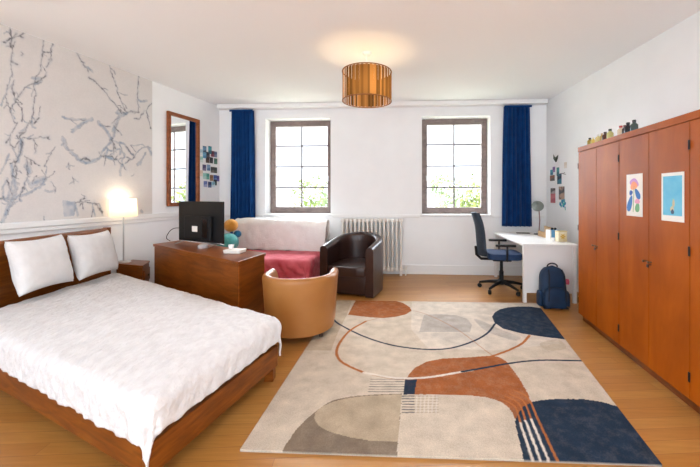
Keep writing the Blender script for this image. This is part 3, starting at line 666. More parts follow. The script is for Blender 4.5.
# ---------------------------------------------------------------- tub chairs
def tub(name, label, loc, rz, m, R, side, th, zf, zb, zseat, flare, zbase, feet, foot_h, foot_m):
    """open side towards local +y"""
    root = thing(name, label, 'armchair', loc, rz)
    path = []
    ns_ = 10; na = 32
    for i in range(ns_): path.append((R, side * (1 - i / ns_), 1, 0, 1 - i / ns_))
    for i in range(na + 1):
        a = -PI * i / na; path.append((R * math.cos(a), R * math.sin(a), math.cos(a), math.sin(a), 0))
    for i in range(1, ns_ + 1): path.append((-R, side * i / ns_, -1, 0, i / ns_))
    rows = []; rr = .03
    for n_, (x, y, nx, ny, s) in enumerate(path):
        back_ = max(0, -ny); f = (1 - s) if s > 0 else 1
        zt = zf + (zb - zf) * (.45 * f + .55 * back_ if s == 0 else .45 * f)
        loop = []
        zs_ = [zbase + (zt - zbase) * i / 7 for i in range(8)]
        for i, z in enumerate(zs_[:-1]): loop.append((0 + flare * (z - zbase) / (zt - zbase), z))
        fo = flare
        for i in range(7):                                   # rolled top
            a = PI * i / 6; loop.append((fo - th / 2 + th / 2 * math.cos(a) + .006 * math.sin(a), zt - .03 + (.03 + th * .18) * math.sin(a)))
        for z in zs_[::-1][1:]: loop.append((-th + fo * .8 * (z - zbase) / (zt - zbase), z))
        rows.append([(x + nx * o_, y + ny * o_, z) for o_, z in loop])
    B().surf(rows, closed=True, caps=True).build('shell', m, root, smooth=50)
    # seat cushion
    ri = R - th - .006; poly = []
    for i in range(25):
        a = -PI * i / 24; poly.append((ri * math.cos(a), ri * math.sin(a)))
    poly += [(-ri, side + .0), (-ri * .6, side + .035), (0, side + .045), (ri * .6, side + .035), (ri, side + .0)]
    B().prism(poly[::-1], zseat - .13, zseat, .035, 4).build('seat_cushion', m, root, smooth=50)
    B().prism([(p[0] * .99, min(p[1], side - .02)) for p in poly[::-1]], zbase + .015, zseat - .132, .004).build('seat_base', m, root, smooth=40)
    for (x, y, extra) in feet:
        B().lathe([(.017, -extra), (.024, foot_h)], 12, (x, y, 0)).build('foot', foot_m, root, smooth=40)
    return root
tc_ = fl(300, 331); tc_.y = 3.32; tc_.x = k(300.5) * 3.32
tub('tub_armchair', 'tan leather tub armchair seen from behind at the foot of the bed', (tc_.x, tc_.y, RT + .001), math.radians(4), M['tan'], .325, .2, .085, .555, .57, .36, .035, .052,
    [(.22, -.17, 0), (-.19, -.2, RT), (.22, .16, 0), (-.23, .16, RT)], .055, M['blackwood'])
tub('tub_armchair', 'dark brown leather tub armchair in front of the radiator', (-.415, 4.80, 0), math.radians(180 - 17), M['brown'], .385, .36, .11, .64, .77, .40, .0, .012,
    [(.28, -.1, 0), (-.28, -.1, 0), (.29, .28, 0), (-.29, .28, 0)], .014, M['blackwood'])
# ---------------------------------------------------------------- radiator
ra = thing('radiator', 'cream cast iron column radiator below the dado rail between the windows', 'radiator', tuple(back(-.20, -.11, 0)), aB)
n = 15; x0 = -.505; step = .07
for i in range(n):
    x = x0 + i * step; b_ = B()
    for y in (-.045, .0, .045):
        b_.tube([(x, y, .11), (x, y, .16), (x, y, .86), (x, y, .91)], [.014, .0175, .0175, .014], 10)
    b_.box(x - .031, x + .031, -.065, .065, .075, .135, .018, 3).box(x - .031, x + .031, -.065, .065, .89, .95, .018, 3)
    b_.build('column', M['radiator'], ra, smooth=50)
for x in (x0, x0 + (n - 1) * step):
    B().box(x - .022, x + .022, -.05, .05, 0, .08, .008).build('foot', M['radiator'], ra)
B().tube([(x0 + (n - 1) * step + .03, 0, .1), (x0 + (n - 1) * step + .075, 0, .1), (x0 + (n - 1) * step + .08, 0, .09), (x0 + (n - 1) * step + .08, 0, 0)], .011, 10).build('pipe', M['radiator'], ra, smooth=50)
B().lathe([(.022, 0), (.026, .02), (.022, .06), (.0, .065)], 14, (x0 + (n - 1) * step + .08, 0, .1), cap=False).build('valve', M['radiator'], ra, smooth=50)
# ---------------------------------------------------------------- curtains
def curtain(px0, px1, ztop, zbot, label, seed):
    dc = (5.75 - .075) / (1 + .06 * k((px0 + px1) / 2)); xa, xb = k(px0) * dc, k(px1) * dc
    c0 = back((xa + xb) / 2, -.075, 0); w = xb - xa
    root = thing('curtain', label, 'curtain', tuple(c0), aB)
    rows = []
    for i in range(121):
        s = i / 120; row = []
        for j in range(31):
            q_ = j / 30; z = zbot + (ztop - zbot) * q_
            gather = 1 - .10 * q_ ** 3
            amp = .05 * (1 - .35 * q_)
            ph = s * 2 * PI * 6.5 + .5 * math.sin(3 * s + seed) + .3 * math.sin(q_ * 3 + s * 7 + seed)
            row.append(((s - .5) * w * gather + .012 * math.sin(ph * 2 + 1), amp * math.sin(ph) + .008 * math.sin(ph * 2.3 + q_ * 4), z))
        rows.append(row)
    o_ = B().surf(rows).build('fabric', M['blue'], root, smooth='all'); solidify(o_, .004, 0)
    B().box(-w * .47, w * .47, -.046, -.0415, ztop - .03, ztop + .005, .002).build('heading_tape', M['blue'], root)
    B().box(-w * .5, w * .5, -.008, .008, ztop + .006, ztop + .02, .003).build('track', M['trim'], root)
curtain(229.5, 255, 2.82, .12, 'navy blue curtain hanging left of the left window, behind the sofa', .3)
curtain(503.5, 532, 2.82, .83, 'navy blue curtain hanging right of the right window, behind the desk', 1.7)
# ---------------------------------------------------------------- wall mirror on the left wall
ta_, za = wall_hit(166, 110.6, CL, DL); tb_, zb_ = wall_hit(198, 120, CL, DL)
mz0, mz1 = 1.185, (za + zb_) / 2; mc = (ta_ + tb_) / 2; mw = ta_ - tb_
pos = CL + DL * mc
mir = thing('wall_mirror', 'tall mirror with brown wooden frame on the left wall, reflecting a window', 'mirror', (pos.x, pos.y, mz0), aL)
hw = mw / 2; hh = mz1 - mz0; fw = .055
B().box(-hw, -hw + fw, .004, .04, 0, hh, .006).box(hw - fw, hw, .004, .04, 0, hh, .006).box(-hw + fw, hw - fw, .004, .04, 0, fw, .006).box(-hw + fw, hw - fw, .004, .04, hh - fw, hh, .006).build('frame', M['framewood'], mir)
B().box(-hw + fw - .01, hw - fw + .01, .012, .02, fw - .01, hh - fw + .01).build('mirror_glass', M['mirror'], mir)
# ---------------------------------------------------------------- photo collages
def photo_mat(c1, c2, nm):
    return mat('photo_' + nm, c1, .5, c2, 9, lo=.44, hi=.56, detail=2)
def print_on_wall(px, py, w, h, c1, c2, lab, grp, side, nm):
    O_, D_2, a_ = (CL, DL, aL) if side == 'L' else (CR, DR, aR)
    t, z = wall_hit(px, py, O_, D_2); p = O_ + D_2 * t
    w *= 1.0 if side == 'L' else 1.25
    o_ = place(B().box(-w / 2, w / 2, .001, .004, -h / 2, h / 2).build('photo_print', photo_mat(c1, c2, nm)), p.x, p.y, z, a_)
    tag(o_, lab, 'photo', grp)
ZP = lambda x, y: (190 + x / 7.775, 140 + y / 7.775)
G1 = 'photo prints pinned in a cluster on the left wall'
lst = [((86, 95), 'pale teal', (170, 205, 215), (220, 232, 234), 'at the top left corner of the collage'), ((120, 78), 'light blue and grey', (120, 160, 190), (70, 90, 110), 'standing tallest in the top row of the collage'), ((168, 78), 'teal', (70, 160, 175), (40, 110, 130), 'second tallest in the top row of the collage'),
       ((192, 108), 'dark red', (90, 40, 60), (140, 70, 90), 'right of the teal one in the top row'), ((216, 112), 'slate blue', (90, 110, 140), (130, 145, 170), 'at the right end of the top row of the collage'), ((150, 116), 'near black', (40, 40, 48), (80, 80, 90), 'below and left of the teal one in the top row'),
       ((90, 150), 'mint and white', (150, 200, 190), (224, 232, 228), 'at the left end of the second row of the collage'), ((120, 118), 'sky blue', (120, 180, 210), (90, 150, 190), 'under the tallest print of the collage'), ((147, 155), 'dark brown', (54, 44, 44), (90, 76, 70), 'left of the black one in the second row'), ((180, 158), 'black', (24, 26, 32), (60, 60, 66), 'in the middle of the second row of the collage'), ((218, 165), 'dark green', (60, 110, 90), (90, 130, 110), 'at the right end of the second row of the collage'),
       ((118, 215), 'purple', (70, 60, 100), (120, 110, 140), 'at the left end of the third row of the collage'), ((156, 215), 'pale blue', (140, 170, 200), (90, 120, 160), 'second from left in the third row'), ((190, 232), 'charcoal', (48, 46, 46), (110, 100, 90), 'third from left in the third row'), ((216, 235), 'olive black', (40, 46, 40), (84, 84, 70), 'at the right end of the third row'),
       ((90, 258), 'faded tan', (222, 206, 190), (234, 222, 212), 'alone at the far left, below the third row'), ((122, 280), 'mint green', (150, 210, 200), (190, 222, 214), 'at the left end of the fourth row'), ((147, 283), 'sea green', (70, 150, 140), (110, 180, 160), 'second from left in the fourth row'), ((182, 295), 'brown', (130, 90, 60), (160, 120, 90), 'in the middle of the fourth row'), ((214, 295), 'royal blue', (50, 80, 150), (110, 140, 190), 'fourth from left in the fourth row'), ((243, 300), 'violet blue', (60, 60, 120), (110, 100, 160), 'sticking out furthest right of the collage'),
       ((214, 330), 'small black', (24, 30, 30), (60, 80, 80), 'below the royal blue one'), ((128, 342), 'lavender blue', (100, 120, 180), (170, 180, 210), 'at the bottom left of the collage'), ((166, 347), 'navy', (40, 56, 96), (90, 110, 150), 'at the bottom middle of the collage'), ((198, 345), 'pale cyan', (150, 205, 220), (220, 235, 240), 'at the bottom right of the collage')]
for i, (zp, cn, c1, c2, where) in enumerate(lst):
    px, py = ZP(*zp); px = 197 + (px - 197) * .88; big = i in (1, 2)
    print_on_wall(px, py, .08, .1 if not big else .13, c1, c2, cn + ' photo print ' + where, G1, 'L', 'left_%d' % i)
ZQ = lambda x, y: (535 + x / 6.2, 145 + y / 6.2)
G2 = 'photo prints and cards above the desk'
for i, (zp, w, h, c1, c2, lab) in enumerate([((104, 170), .07, .085, (60, 150, 170), (40, 110, 140), 'teal card on the wall above the desk, left of the twig'), ((118, 152), .06, .085, (120, 90, 150), (150, 120, 170), 'purple card peeping out above the teal card over the desk'), ((108, 205), .12, .09, (150, 90, 70), (90, 80, 80), 'brown photo print below the teal card over the desk'),
        ((143, 165), .06, .13, (70, 150, 150), (50, 110, 120), 'sea green card directly left of the pinned twig'), ((152, 210), .10, .16, (30, 50, 70), (60, 130, 150), 'dark blue photo print under the pinned twig'), ((112, 285), .12, .09, (60, 56, 60), (170, 160, 160), 'grey and black photo print above the red one'), ((112, 330), .12, .15, (196, 110, 116), (170, 80, 90), 'dusty red photo print at the lower left above the desk'),
        ((166, 298), .13, .2, (70, 70, 76), (180, 150, 130), 'dark grey portrait print at the lower right above the desk'), ((190, 125), .06, .09, (226, 214, 200), (234, 226, 216), 'faded beige card high on the wall above the twig')]):
    print_on_wall(*ZQ(*zp), w, h, c1, c2, lab, G2, 'R', 'right_%d' % i)
def wall_R(px, py, off=.006):
    t, z = wall_hit(px, py, CR, DR); p = CR + DR * t
    return Vector((p.x - off, p.y + 0, z))
tw_ = B(); P0 = ZQ(135, 105)
for a, b in (((118, 60), (132, 105)), ((146, 62), (134, 105)), ((128, 75), (130, 95)), ((138, 70), (136, 95))):
    tw_.tube([wall_R(*ZQ(*a), .008), wall_R(*ZQ(*((a[0] + b[0]) / 2, (a[1] + b[1]) / 2)), .014), wall_R(*ZQ(*b), .008)], [.004, .016, .006], 8)
o = tw_.build('dried_sprig', mat('dried_leaf', (80, 84, 70), .9), smooth='all', origin=wall_R(*P0)); tag(o, 'dark dried sprig in a V shape pinned highest above the desk', 'sprig')
tw_ = B().tube([wall_R(*ZQ(150, 180)), wall_R(*ZQ(170, 176), .012), wall_R(*ZQ(193, 182))], .004, 8).tube([wall_R(*ZQ(172, 178), .01), wall_R(*ZQ(190, 170), .01)], .003, 8)
o = tw_.build('twig', mat('grey_twig', (110, 100, 96), .9), smooth='all', origin=wall_R(*ZQ(172, 178))); tag(o, 'thin grey twig pinned to the wall above the desk', 'twig')
bl_ = B()
for (x, y, r_) in ((158, 365, .028), (170, 350, .032), (182, 345, .026), (178, 372, .034), (164, 378, .022), (188, 362, .024), (190, 400, .012), (188, 388, .016)):
    p = wall_R(*ZQ(x, y), .004); bl_.ball(p, r_, 2, (.12, 1, 1.1))
o = bl_.build('paper_butterfly', mat('blue_green_paper', (50, 140, 190), .7, (90, 190, 180), 14, lo=.45, hi=.55), smooth='all', origin=wall_R(*ZQ(172, 362))); tag(o, 'blue and green paper butterfly lowest on the wall above the desk', 'decoration')
# ---------------------------------------------------------------- pendant lamp
pc = Vector((k(367) * 3.7, 3.7, ZC))
pend = thing('pendant_lamp', 'ceiling lamp with amber brown drum shade of vertical strips, lit', 'lamp', tuple(pc))
B().lathe([(.0, -.03), (.035, -.03), (.05, -.018), (.052, -.001), (0, -.001)], 28, cap=False).build('canopy', M['white'], pend, smooth=40)
B().lathe([(.004, -.34), (.004, -.03)], 10).build('cord', M['white'], pend)
B().lathe([(.016, -.35), (.018, -.335), (.008, -.325)], 14).build('bulb_holder', M['white'], pend, smooth=40)
SR, zt, zb2 = .268, -.215, -.535
sb = B(); tones = []
ns2 = 76
t = bmesh.new(); lay = t.loops.layers.float_color.new('tone')
rr_ = random.Random(5)
for i in range(ns2):
    a0, a1 = 2 * PI * (i - .08) / ns2, 2 * PI * (i + 1.0) / ns2; ro = SR + (.004 if i % 2 else -.003)
    tone = rr_.choice((.25, .4, .6, .8, 1.0, 1.0, .55)); vs_ = []
    for zz in (zb2 + .008, zt - .008):
        vs_.append([t.verts.new((ro * math.cos(a0 + (a1 - a0) * q / 3), ro * math.sin(a0 + (a1 - a0) * q / 3), zz)) for q in range(4)])
    for q in range(3):
        f_ = t.faces.new((vs_[0][q], vs_[0][q + 1], vs_[1][q + 1], vs_[1][q]))
        for lo_ in f_.loops: lo_[lay] = (tone, tone, tone, 1)
sb.bm.free(); sb.bm = t
M['pshade'] = translucent('amber_shade_strips', (140, 96, 52), (196, 148, 92), True, .5)
sh = sb.build('lamp_shade', M['pshade'], pend)
for zz in (zt, zb2):
    B().tube([((SR + .002) * math.cos(2 * PI * i / 48), (SR + .002) * math.sin(2 * PI * i / 48), zz) for i in range(49)], .006, 6).build('ring', mat('brown_ring', (120, 74, 34), .6), sh, smooth='all')
sp = B()
for i in range(3):
    a = 2 * PI * i / 3 + .4; sp.tube([(.01 * math.cos(a), .01 * math.sin(a), -.335), (SR * math.cos(a), SR * math.sin(a), zt)], .003, 6)
sp.build('spider', M['white'], pend)
B().ball((0, 0, -.37), .034, 3).build('bulb', glow('amber_bulb', (255, 206, 130), 16), pend, smooth='all')
point_light('pendant_light', (0, 0, -.40), 2.6, (1, .74, .42), .05, pend)
# ---------------------------------------------------------------- wardrobe
wd = Vector((.128, 1.0)).normalized()                     # runs away from the viewer
wfar = Vector((2.088, 3.618)); wn = Vector((wd.y, -wd.x))  # towards the wall
LW = .388; NW = 6; WL = LW * NW; WH = 1.862
wro = wfar - wd * WL
# local frame: x along wd from near to far, y towards the room (left of wd)
wa = math.atan2(wd.y, wd.x)
wrd = thing('wardrobe', 'long orange brown veneer wardrobe with plain doors along the right wall', 'wardrobe', (wro.x, wro.y, 0), wa)
DP = .53
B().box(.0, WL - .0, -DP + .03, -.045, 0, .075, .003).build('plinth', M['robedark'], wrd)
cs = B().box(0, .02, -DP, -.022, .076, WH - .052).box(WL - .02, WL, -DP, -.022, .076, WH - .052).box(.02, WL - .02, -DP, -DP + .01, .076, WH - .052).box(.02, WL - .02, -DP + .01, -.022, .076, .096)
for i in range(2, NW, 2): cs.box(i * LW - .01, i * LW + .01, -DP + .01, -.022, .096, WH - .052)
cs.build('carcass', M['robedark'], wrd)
B().box(-.004, WL + .004, -DP, .004, WH - .05, WH, .003).build('cornice', M['robewood'], wrd)
for i in range(NW):
    a = i * LW
    dmat = M['robewood']
    dr2 = B().box(a + .0022, a + LW - .0022, -.02, 0, .08, WH - .053, .002).build('door', dmat, wrd)
    he = a + LW - .004 if i % 2 else a + .004          # hinge side
    for zz in (.22, 1.0, WH - .2):
        B().lathe([(.0035, -.03), (.0035, .03)], 8, (he, .004, zz)).build('hinge', M['darkmetal'], dr2)
    ke = a + .028 if i % 2 else a + LW - .028
    b_ = B().lathe([(.005, 0), (.004, .016), (.009, .02), (.009, .026), (.0, .028)], 10, Mx=T(ke, 0, .86) @ RX(-PI / 2), cap=False)
    b_.build('knob', M['steel'], dr2, smooth=40)
    if i % 2 == 0:
        B().tube([(ke, .0, .842), (ke, .028, .842)], .0035, 6).box(ke - .012, ke + .012, .024, .028, .822, .846, .002).build('key', M['darkmetal'], dr2)
def on_robe(px, py):                      # point of the door plane seen at survey px
    O_ = wfar; t = (k(px) * O_.y - O_.x) / (-wd.x + k(px) * wd.y); d = O_.y - wd.y * t
    return WL - t, H - (py - HY) / F * d
# posters on the doors (plain generic art)
def poster(corn, label, name):
    pts = [on_robe(*c_) for c_ in corn]; xa = (pts[0][0] + pts[3][0]) / 2; xb = (pts[1][0] + pts[2][0]) / 2; za_ = (pts[0][1] + pts[1][1]) / 2; zb_ = (pts[2][1] + pts[3][1]) / 2
    root = thing(name, label, 'poster', tuple(loc2w(Vector((wro.x, wro.y)), wa, ((xa + xb) / 2, .002))) + ((za_ + zb_) / 2,), wa)
    w = abs(xa - xb); h = za_ - zb_
    B().box(-w / 2, w / 2, 0, .0015, -h / 2, h / 2).build('sheet', M['paper'], root)
    return root, w, h
fcols = {n_: mat('print_' + n_, c_, .7) for n_, c_ in (('pink', (232, 160, 190)), ('orange', (240, 160, 120)), ('blue', (40, 110, 180)), ('dblue', (36, 84, 160)), ('green', (110, 170, 120)), ('lilac', (200, 150, 210)), ('navy', (50, 70, 100)), ('sand', (206, 196, 160)))}
fcols['sky'] = mat('print_sky', (84, 178, 214), .7, (110, 192, 220), 12)
def leaf(bb, x, z, l, w, ang, y=.0022):
    n_ = 10; pts = [(math.cos(2 * PI * i / 16) * w / 2 * (1 - .35 * math.sin(2 * PI * i / 16)), math.sin(2 * PI * i / 16) * l / 2) for i in range(16)]
    c_, s_ = math.cos(ang), math.sin(ang)
    bb.prism([(x + p * c_ - q_ * s_, z + p * s_ + q_ * c_) for p, q_ in pts], 0, .0006, Mx=T(0, y, 0) @ RX(PI / 2))
r1, w, h = poster([(627, 174.5), (643, 173.5), (643, 217), (627, 215.5)], 'white poster of a pink flower with blue leaves on a wardrobe door', 'flower_poster')
b_ = B(); leaf(b_, 0, .30 * h, .2 * h, .55 * w, .2); b_.build('blossom', fcols['lilac'], r1)
b_ = B(); leaf(b_, .02 * w, .23 * h, .2 * h, .42 * w, -.2, .0031); b_.build('blossom', fcols['orange'], r1)
b_ = B(); leaf(b_, .27 * w, -.2 * h, .42 * h, .28 * w, .38); leaf(b_, -.2 * w, .03 * h, .3 * h, .24 * w, -.6); b_.build('leaves', fcols['blue'], r1)
b_ = B(); leaf(b_, .2 * w, .06 * h, .12 * h, .22 * w, -.6, .0031); b_.build('leaves', fcols['dblue'], r1)
b_ = B(); leaf(b_, -.2 * w, -.28 * h, .24 * h, .26 * w, .2); b_.build('leaves', fcols['green'], r1)
b_ = B(); leaf(b_, -.2 * w, -.14 * h, .12 * h, .3 * w, 0, .0031); b_.build('blossom', fcols['pink'], r1)
b_ = B().tube([(0, .002, .22 * h), (.03 * w, .002, -.1 * h), (.06 * w, .002, -.4 * h)], .002, 6); b_.build('stem', fcols['green'], r1)
r2, w, h = poster([(662, 173), (684.5, 172), (685, 223), (662, 220)], 'blue poster with white border, tiny figures at its foot, on a wardrobe door', 'sea_poster')
B().box(-w * .42, w * .42, .0016, .0022, -h * .38, h * .43).build('blue_field', fcols['sky'], r2)
b_ = B(); leaf(b_, -.0, -.24 * h, .12 * h, .16 * w, .2, .0028); leaf(b_, -.06 * w, -.12 * h, .16 * h, .1 * w, 0, .0028); b_.build('figure', fcols['sand'], r2)
b_ = B(); leaf(b_, -.02 * w, -.3 * h, .1 * h, .13 * w, 0, .0036); b_.build('figure', fcols['navy'], r2)
# bottles on top of the wardrobe
bt = [(587.2, 146.3, 6.0, (150, 130, 40), (30, 30, 30), 'olive bottle with black cap, farthest left'), (590.4, 145.3, 5.4, (220, 190, 90), (230, 220, 190), 'slim yellow bottle, second from left'), (595.3, 143.0, 6.8, (214, 196, 130), (230, 226, 214), 'pale yellow bottle with white cap, third from left'), (599, 141.7, 6.8, (190, 160, 90), (200, 180, 150), 'amber bottle just left of the brown one'),
      (602.2, 140.5, 7.2, (80, 40, 26), (60, 40, 40), 'dark brown bottle in the middle'), (607, 139.0, 8.6, (190, 184, 120), (40, 50, 40), 'pale green bottle right of the brown one'), (617.5, 136.3, 8.6, (226, 206, 180), (170, 40, 50), 'cream bottle with red cap, in the right cluster'), (621.3, 134.8, 8.0, (60, 50, 46), (120, 60, 60), 'small dark bottle with reddish cap, in the right cluster'), (624.6, 134.0, 9.6, (24, 26, 40), (20, 20, 28), 'black bottle second from right'), (630.6, 132.3, 10.2, (50, 70, 70), (20, 24, 28), 'dark green bottle with black cap, farthest right')]
for i, (px, py, hp, c1, c2, lab) in enumerate(bt):
    lx, zz = on_robe(px, py); p = loc2w(Vector((wro.x, wro.y)), wa, (lx, -.026)); hgt = (hp + .8) / F * p.y; r_ = (.020 if i in (1, 3, 7) else .026) * (hgt / .08) ** .3
    root = thing('bottle', lab + ' of the row on the wardrobe', 'bottle', (p.x, p.y, WH), 0, 'little bottles on top of the wardrobe')
    B().lathe([(0, 0), (r_, 0), (r_ * 1.02, .01), (r_, hgt * .56), (r_ * .42, hgt * .74), (r_ * .4, hgt * .8)], 18, cap=False).build('body', mat('bottle_glass_%d' % i, c1, .15), root, smooth=50)
    B().lathe([(r_ * .5, hgt * .78), (r_ * .52, hgt), (0, hgt)], 16, cap=False).build('cap', mat('bottle_cap_%d' % i, c2, .4), root, smooth=50)
# ---------------------------------------------------------------- desk
dz = .737
dA = Vector((1.728, 4.19)); dd = Vector((.055, 1)).normalized(); da = math.atan2(dd.y, dd.x) - PI / 2
desk = thing('desk', 'white desk standing in the back right corner', 'desk', (dA.x, dA.y, 0), da)
DW, DL_ = .66, 1.36
B().box(0, DW, 0, DL_, dz - .028, dz, .003).build('desktop', M['white'], desk)
B().box(.05, DW - .05, .02, .036, .12, dz - .03, .002).build('end_panel', M['white'], desk)
for x in (.006, DW - .046):
    for y in (.006, DL_ - .046): B().box(x, x + .04, y, y + .04, 0, dz - .03, .003).build('leg', M['white'], desk)
B().box(.05, .066, DL_ - .04, DL_ - .024, .3, dz - .03).box(DW - .04, DW - .025, .05, DL_ - .05, .45, dz - .03).build('back_rail', M['white'], desk)
def on_desk(px, py, zz=dz): return pz(px, py, zz)
dl = Vector((k(539) * 5.22, 5.22, dz))
dlamp = thing('desk_lamp', 'small grey desk lamp with round head at the back of the desk', 'lamp', (dl.x, dl.y, dz), 0)
lh = .45
B().lathe([(0, 0), (.075, 0), (.075, .012), (.02, .022), (0, .022)], 24, cap=False).build('base', mat('grey_lamp_metal', (120, 116, 112), .4, metal=.4), dlamp, smooth=40)
B().tube([(0, 0, .02), (.012, 0, lh * .5), (.0, 0, lh * .85), (-.03, -.01, lh * .97)], .009, 8).build('stem', mat('rosy_lamp_stem', (150, 110, 108), .4), dlamp, smooth='all')
B().lathe([(.02, .06), (.055, .035), (.09, -.02), (.086, -.02), (.05, .03), (0, .05)], 20, Mx=T(-.03, -.02, lh) @ RX(math.radians(62)) @ RY(math.radians(-20)), cap=False).build('lamp_head', mat('grey_green_enamel', (128, 134, 128), .35), dlamp, smooth=50)
B().ball((-.03, -.028, lh + .003), .028, 2).build('bulb', M['white'], dlamp, smooth='all')
o = tag(B().box(-.035, .035, -.1, .1, 0, .01, .003).build('dark_notebook', mat('dark_cover', (70, 64, 60), .6)), 'thin dark notebook lying flat left of the desk lamp', 'notebook')
p_ = on_desk(536, 231.6); o.location = (k(523) * 5.36, 5.36, dz); o.rotation_euler.z = 1.4
p_ = on_desk(552.5, 230.5); p_.y = 4.87; p_.x = k(546) * 4.87
o = thing('letter_rack', 'light wooden letter rack along the wall on the desk', 'rack', (p_.x, p_.y, dz), math.radians(-4))
mw_ = wood('pale_wood', (176, 140, 96), (200, 164, 120), (214, 182, 140), stretch=(4, 1, 6))
B().box(-.05, .05, -.17, .17, 0, .012, .002).box(-.05, -.04, -.17, .17, .012, .08, .002).box(.04, .05, -.17, .17, .012, .15, .002).build('box', mw_, o)
p_ = Vector((k(553) * 4.6, 4.6, dz))
o = thing('blue_box', 'blue card box behind the flower tin on the desk', 'box', (p_.x, p_.y, dz), math.radians(8))
B().box(-.075, .075, -.045, .045, 0, .135, .004).build('body', mat('blue_card', (80, 140, 186), .6, (100, 160, 200), 8), o)
B().box(-.077, -.055, -.047, .047, .0, .137, .003).build('spine', M['paper'], o)
for i, (dx, r_) in enumerate(((-.012, .022), (.03, .026))):
    q_ = Vector((p_.x + .06 + dx * 1.6, p_.y - .005 + .0, dz + .1355))
    q_ = Vector((p_.x + dx, p_.y, dz + .135))
    oo = B().lathe([(0, 0), (.017, 0), (.018, .02), (.01, .03), (0, .032)], 14, cap=False).build('ink_jar', M['black'], smooth=40); oo.location = q_
    tag(oo, ('left' if i == 0 else 'right') + ' one of two tiny dark jars on the blue card box', 'jar', 'dark jars on the blue box')
p_ = Vector((k(561) * 4.42, 4.42, dz))
o = thing('flower_tin', 'cream square tin with yellow flower picture at the front of the desk', 'tin', (p_.x, p_.y, dz), math.radians(6))
B().box(-.06, .06, -.04, .04, 0, .135, .006).build('body', mat('cream_tin', (232, 220, 188), .4, (222, 200, 150), 10), o)
b_ = B()
for i in range(6): leaf(b_, .022 * math.cos(i * PI / 3), .07 + .022 * math.sin(i * PI / 3), .034, .018, i * PI / 3 - PI / 2, -.0402)
b_.build('flower_print', mat('yellow_print', (214, 170, 60), .6), o)
B().box(-.062, .062, -.042, .042, .128, .142, .004).build('lid', mat('tin_lid', (190, 170, 120), .4), o)
p_ = Vector((k(553) * 4.42, 4.42, dz))
o = B().lathe([(0, 0), (.018, 0), (.02, .05), (.017, .05), (.015, .004), (0, .004)], 16, cap=False).build('white_cup', M['white'], smooth=40); o.location = (p_.x, p_.y, dz)
tag(o, 'tiny white cup just left of the flower tin on the desk', 'cup')
# ---------------------------------------------------------------- office chair
oc = Vector((1.655, 4.76, 0)); oa = math.radians(-98)           # local +y is the facing direction
ch = thing('office_chair', 'dark blue office chair with high back and armrests at the desk', 'office chair', tuple(oc), oa)
for i in range(5):
    a = 2 * PI * i / 5 + .55
    b_ = B().tube([(.03 * math.cos(a), .03 * math.sin(a), .12), (.17 * math.cos(a), .17 * math.sin(a), .105), (.31 * math.cos(a), .31 * math.sin(a), .075)], [.028, .022, .016], 8).build('base_arm', M['black'], ch, smooth=50)
    cx_, cy_ = .31 * math.cos(a), .31 * math.sin(a)
    B().lathe([(.0, -.022), (.024, -.022), (.03, -.014), (.03, .014), (.024, .022), (0, .022)], 16, Mx=T(cx_ + .01, cy_, .0305) @ RZ(a + .6) @ RX(PI / 2), cap=False).tube([(cx_, cy_, .075), (cx_, cy_, .045)], .008, 8).build('caster', M['black'], ch, smooth=40)
B().lathe([(.04, .085), (.042, .13), (.03, .15), (.03, .27), (.022, .275), (.02, .42)], 18).build('gas_lift', M['black'], ch, smooth=40)
B().box(-.09, .09, -.13, .12, .42, .46, .01).build('mechanism', M['black'], ch)
def soft_slab(w, d, t, rad, n=5):
    poly = []
    for sx, sy, a0 in ((1, 1, 0), (-1, 1, PI / 2), (-1, -1, PI), (1, -1, 1.5 * PI)):
        for i in range(n + 1):
            a = a0 + PI / 2 * i / n; poly.append((sx * (w / 2 - rad) + rad * math.cos(a), sy * (d / 2 - rad) + rad * math.sin(a)))
    return poly
B().prism(soft_slab(.47, .46, 0, .1), .462, .545, .03, 4, Mx=T(0, .02, 0)).build('seat', M['chairseat'], ch, smooth=50)
# backrest: curved shell
rows = []
for j in range(25):
    q_ = j / 24; z = .50 + .60 * q_
    yb = -.27 - .10 * q_ - .06 * math.sin(q_ * PI * .9) * (1 - q_) + .05 * math.sin(q_ * PI)
    w = .23 * (1 - .18 * q_ ** 2) * (1 - .25 * max(0, q_ - .85) / .15 * .8) * (1 - .2 * max(0, .12 - q_) / .12)
    fr_ = [(-w + 2 * w * i / 12, yb + .045 * (abs(-1 + 2 * i / 12)) ** 2, z) for i in range(13)]
    bk_ = [(p[0], p[1] - .055 * (1 - .35 * abs(p[0] / w) ** 3), p[2]) for p in fr_[::-1]]
    rows.append(fr_ + bk_)
B().surf(rows, closed=True, caps=True).build('backrest', M['chairfab'], ch, smooth=60)
B().tube([(0, -.1, .44), (0, -.28, .44), (0, -.345, .5), (0, -.355, .62)], .02, 8).build('back_support', M['black'], ch, smooth=60)
for s in (-1, 1):
    ar = B().tube([(s * .15, .02, .45), (s * .265, .02, .47), (s * .285, .02, .55), (s * .285, .02, .655)], .014, 8).build('armrest', M['black'], ch, smooth=60)
    B().box(s * .285 - .028, s * .285 + .028, -.13, .13, .655, .685, .011, 3).build('arm_pad', M['black'], ar, smooth=50)
B().tube([(.0, .0, .44), (.16, .05, .435)], .006, 6).build('lever', M['black'], ch)
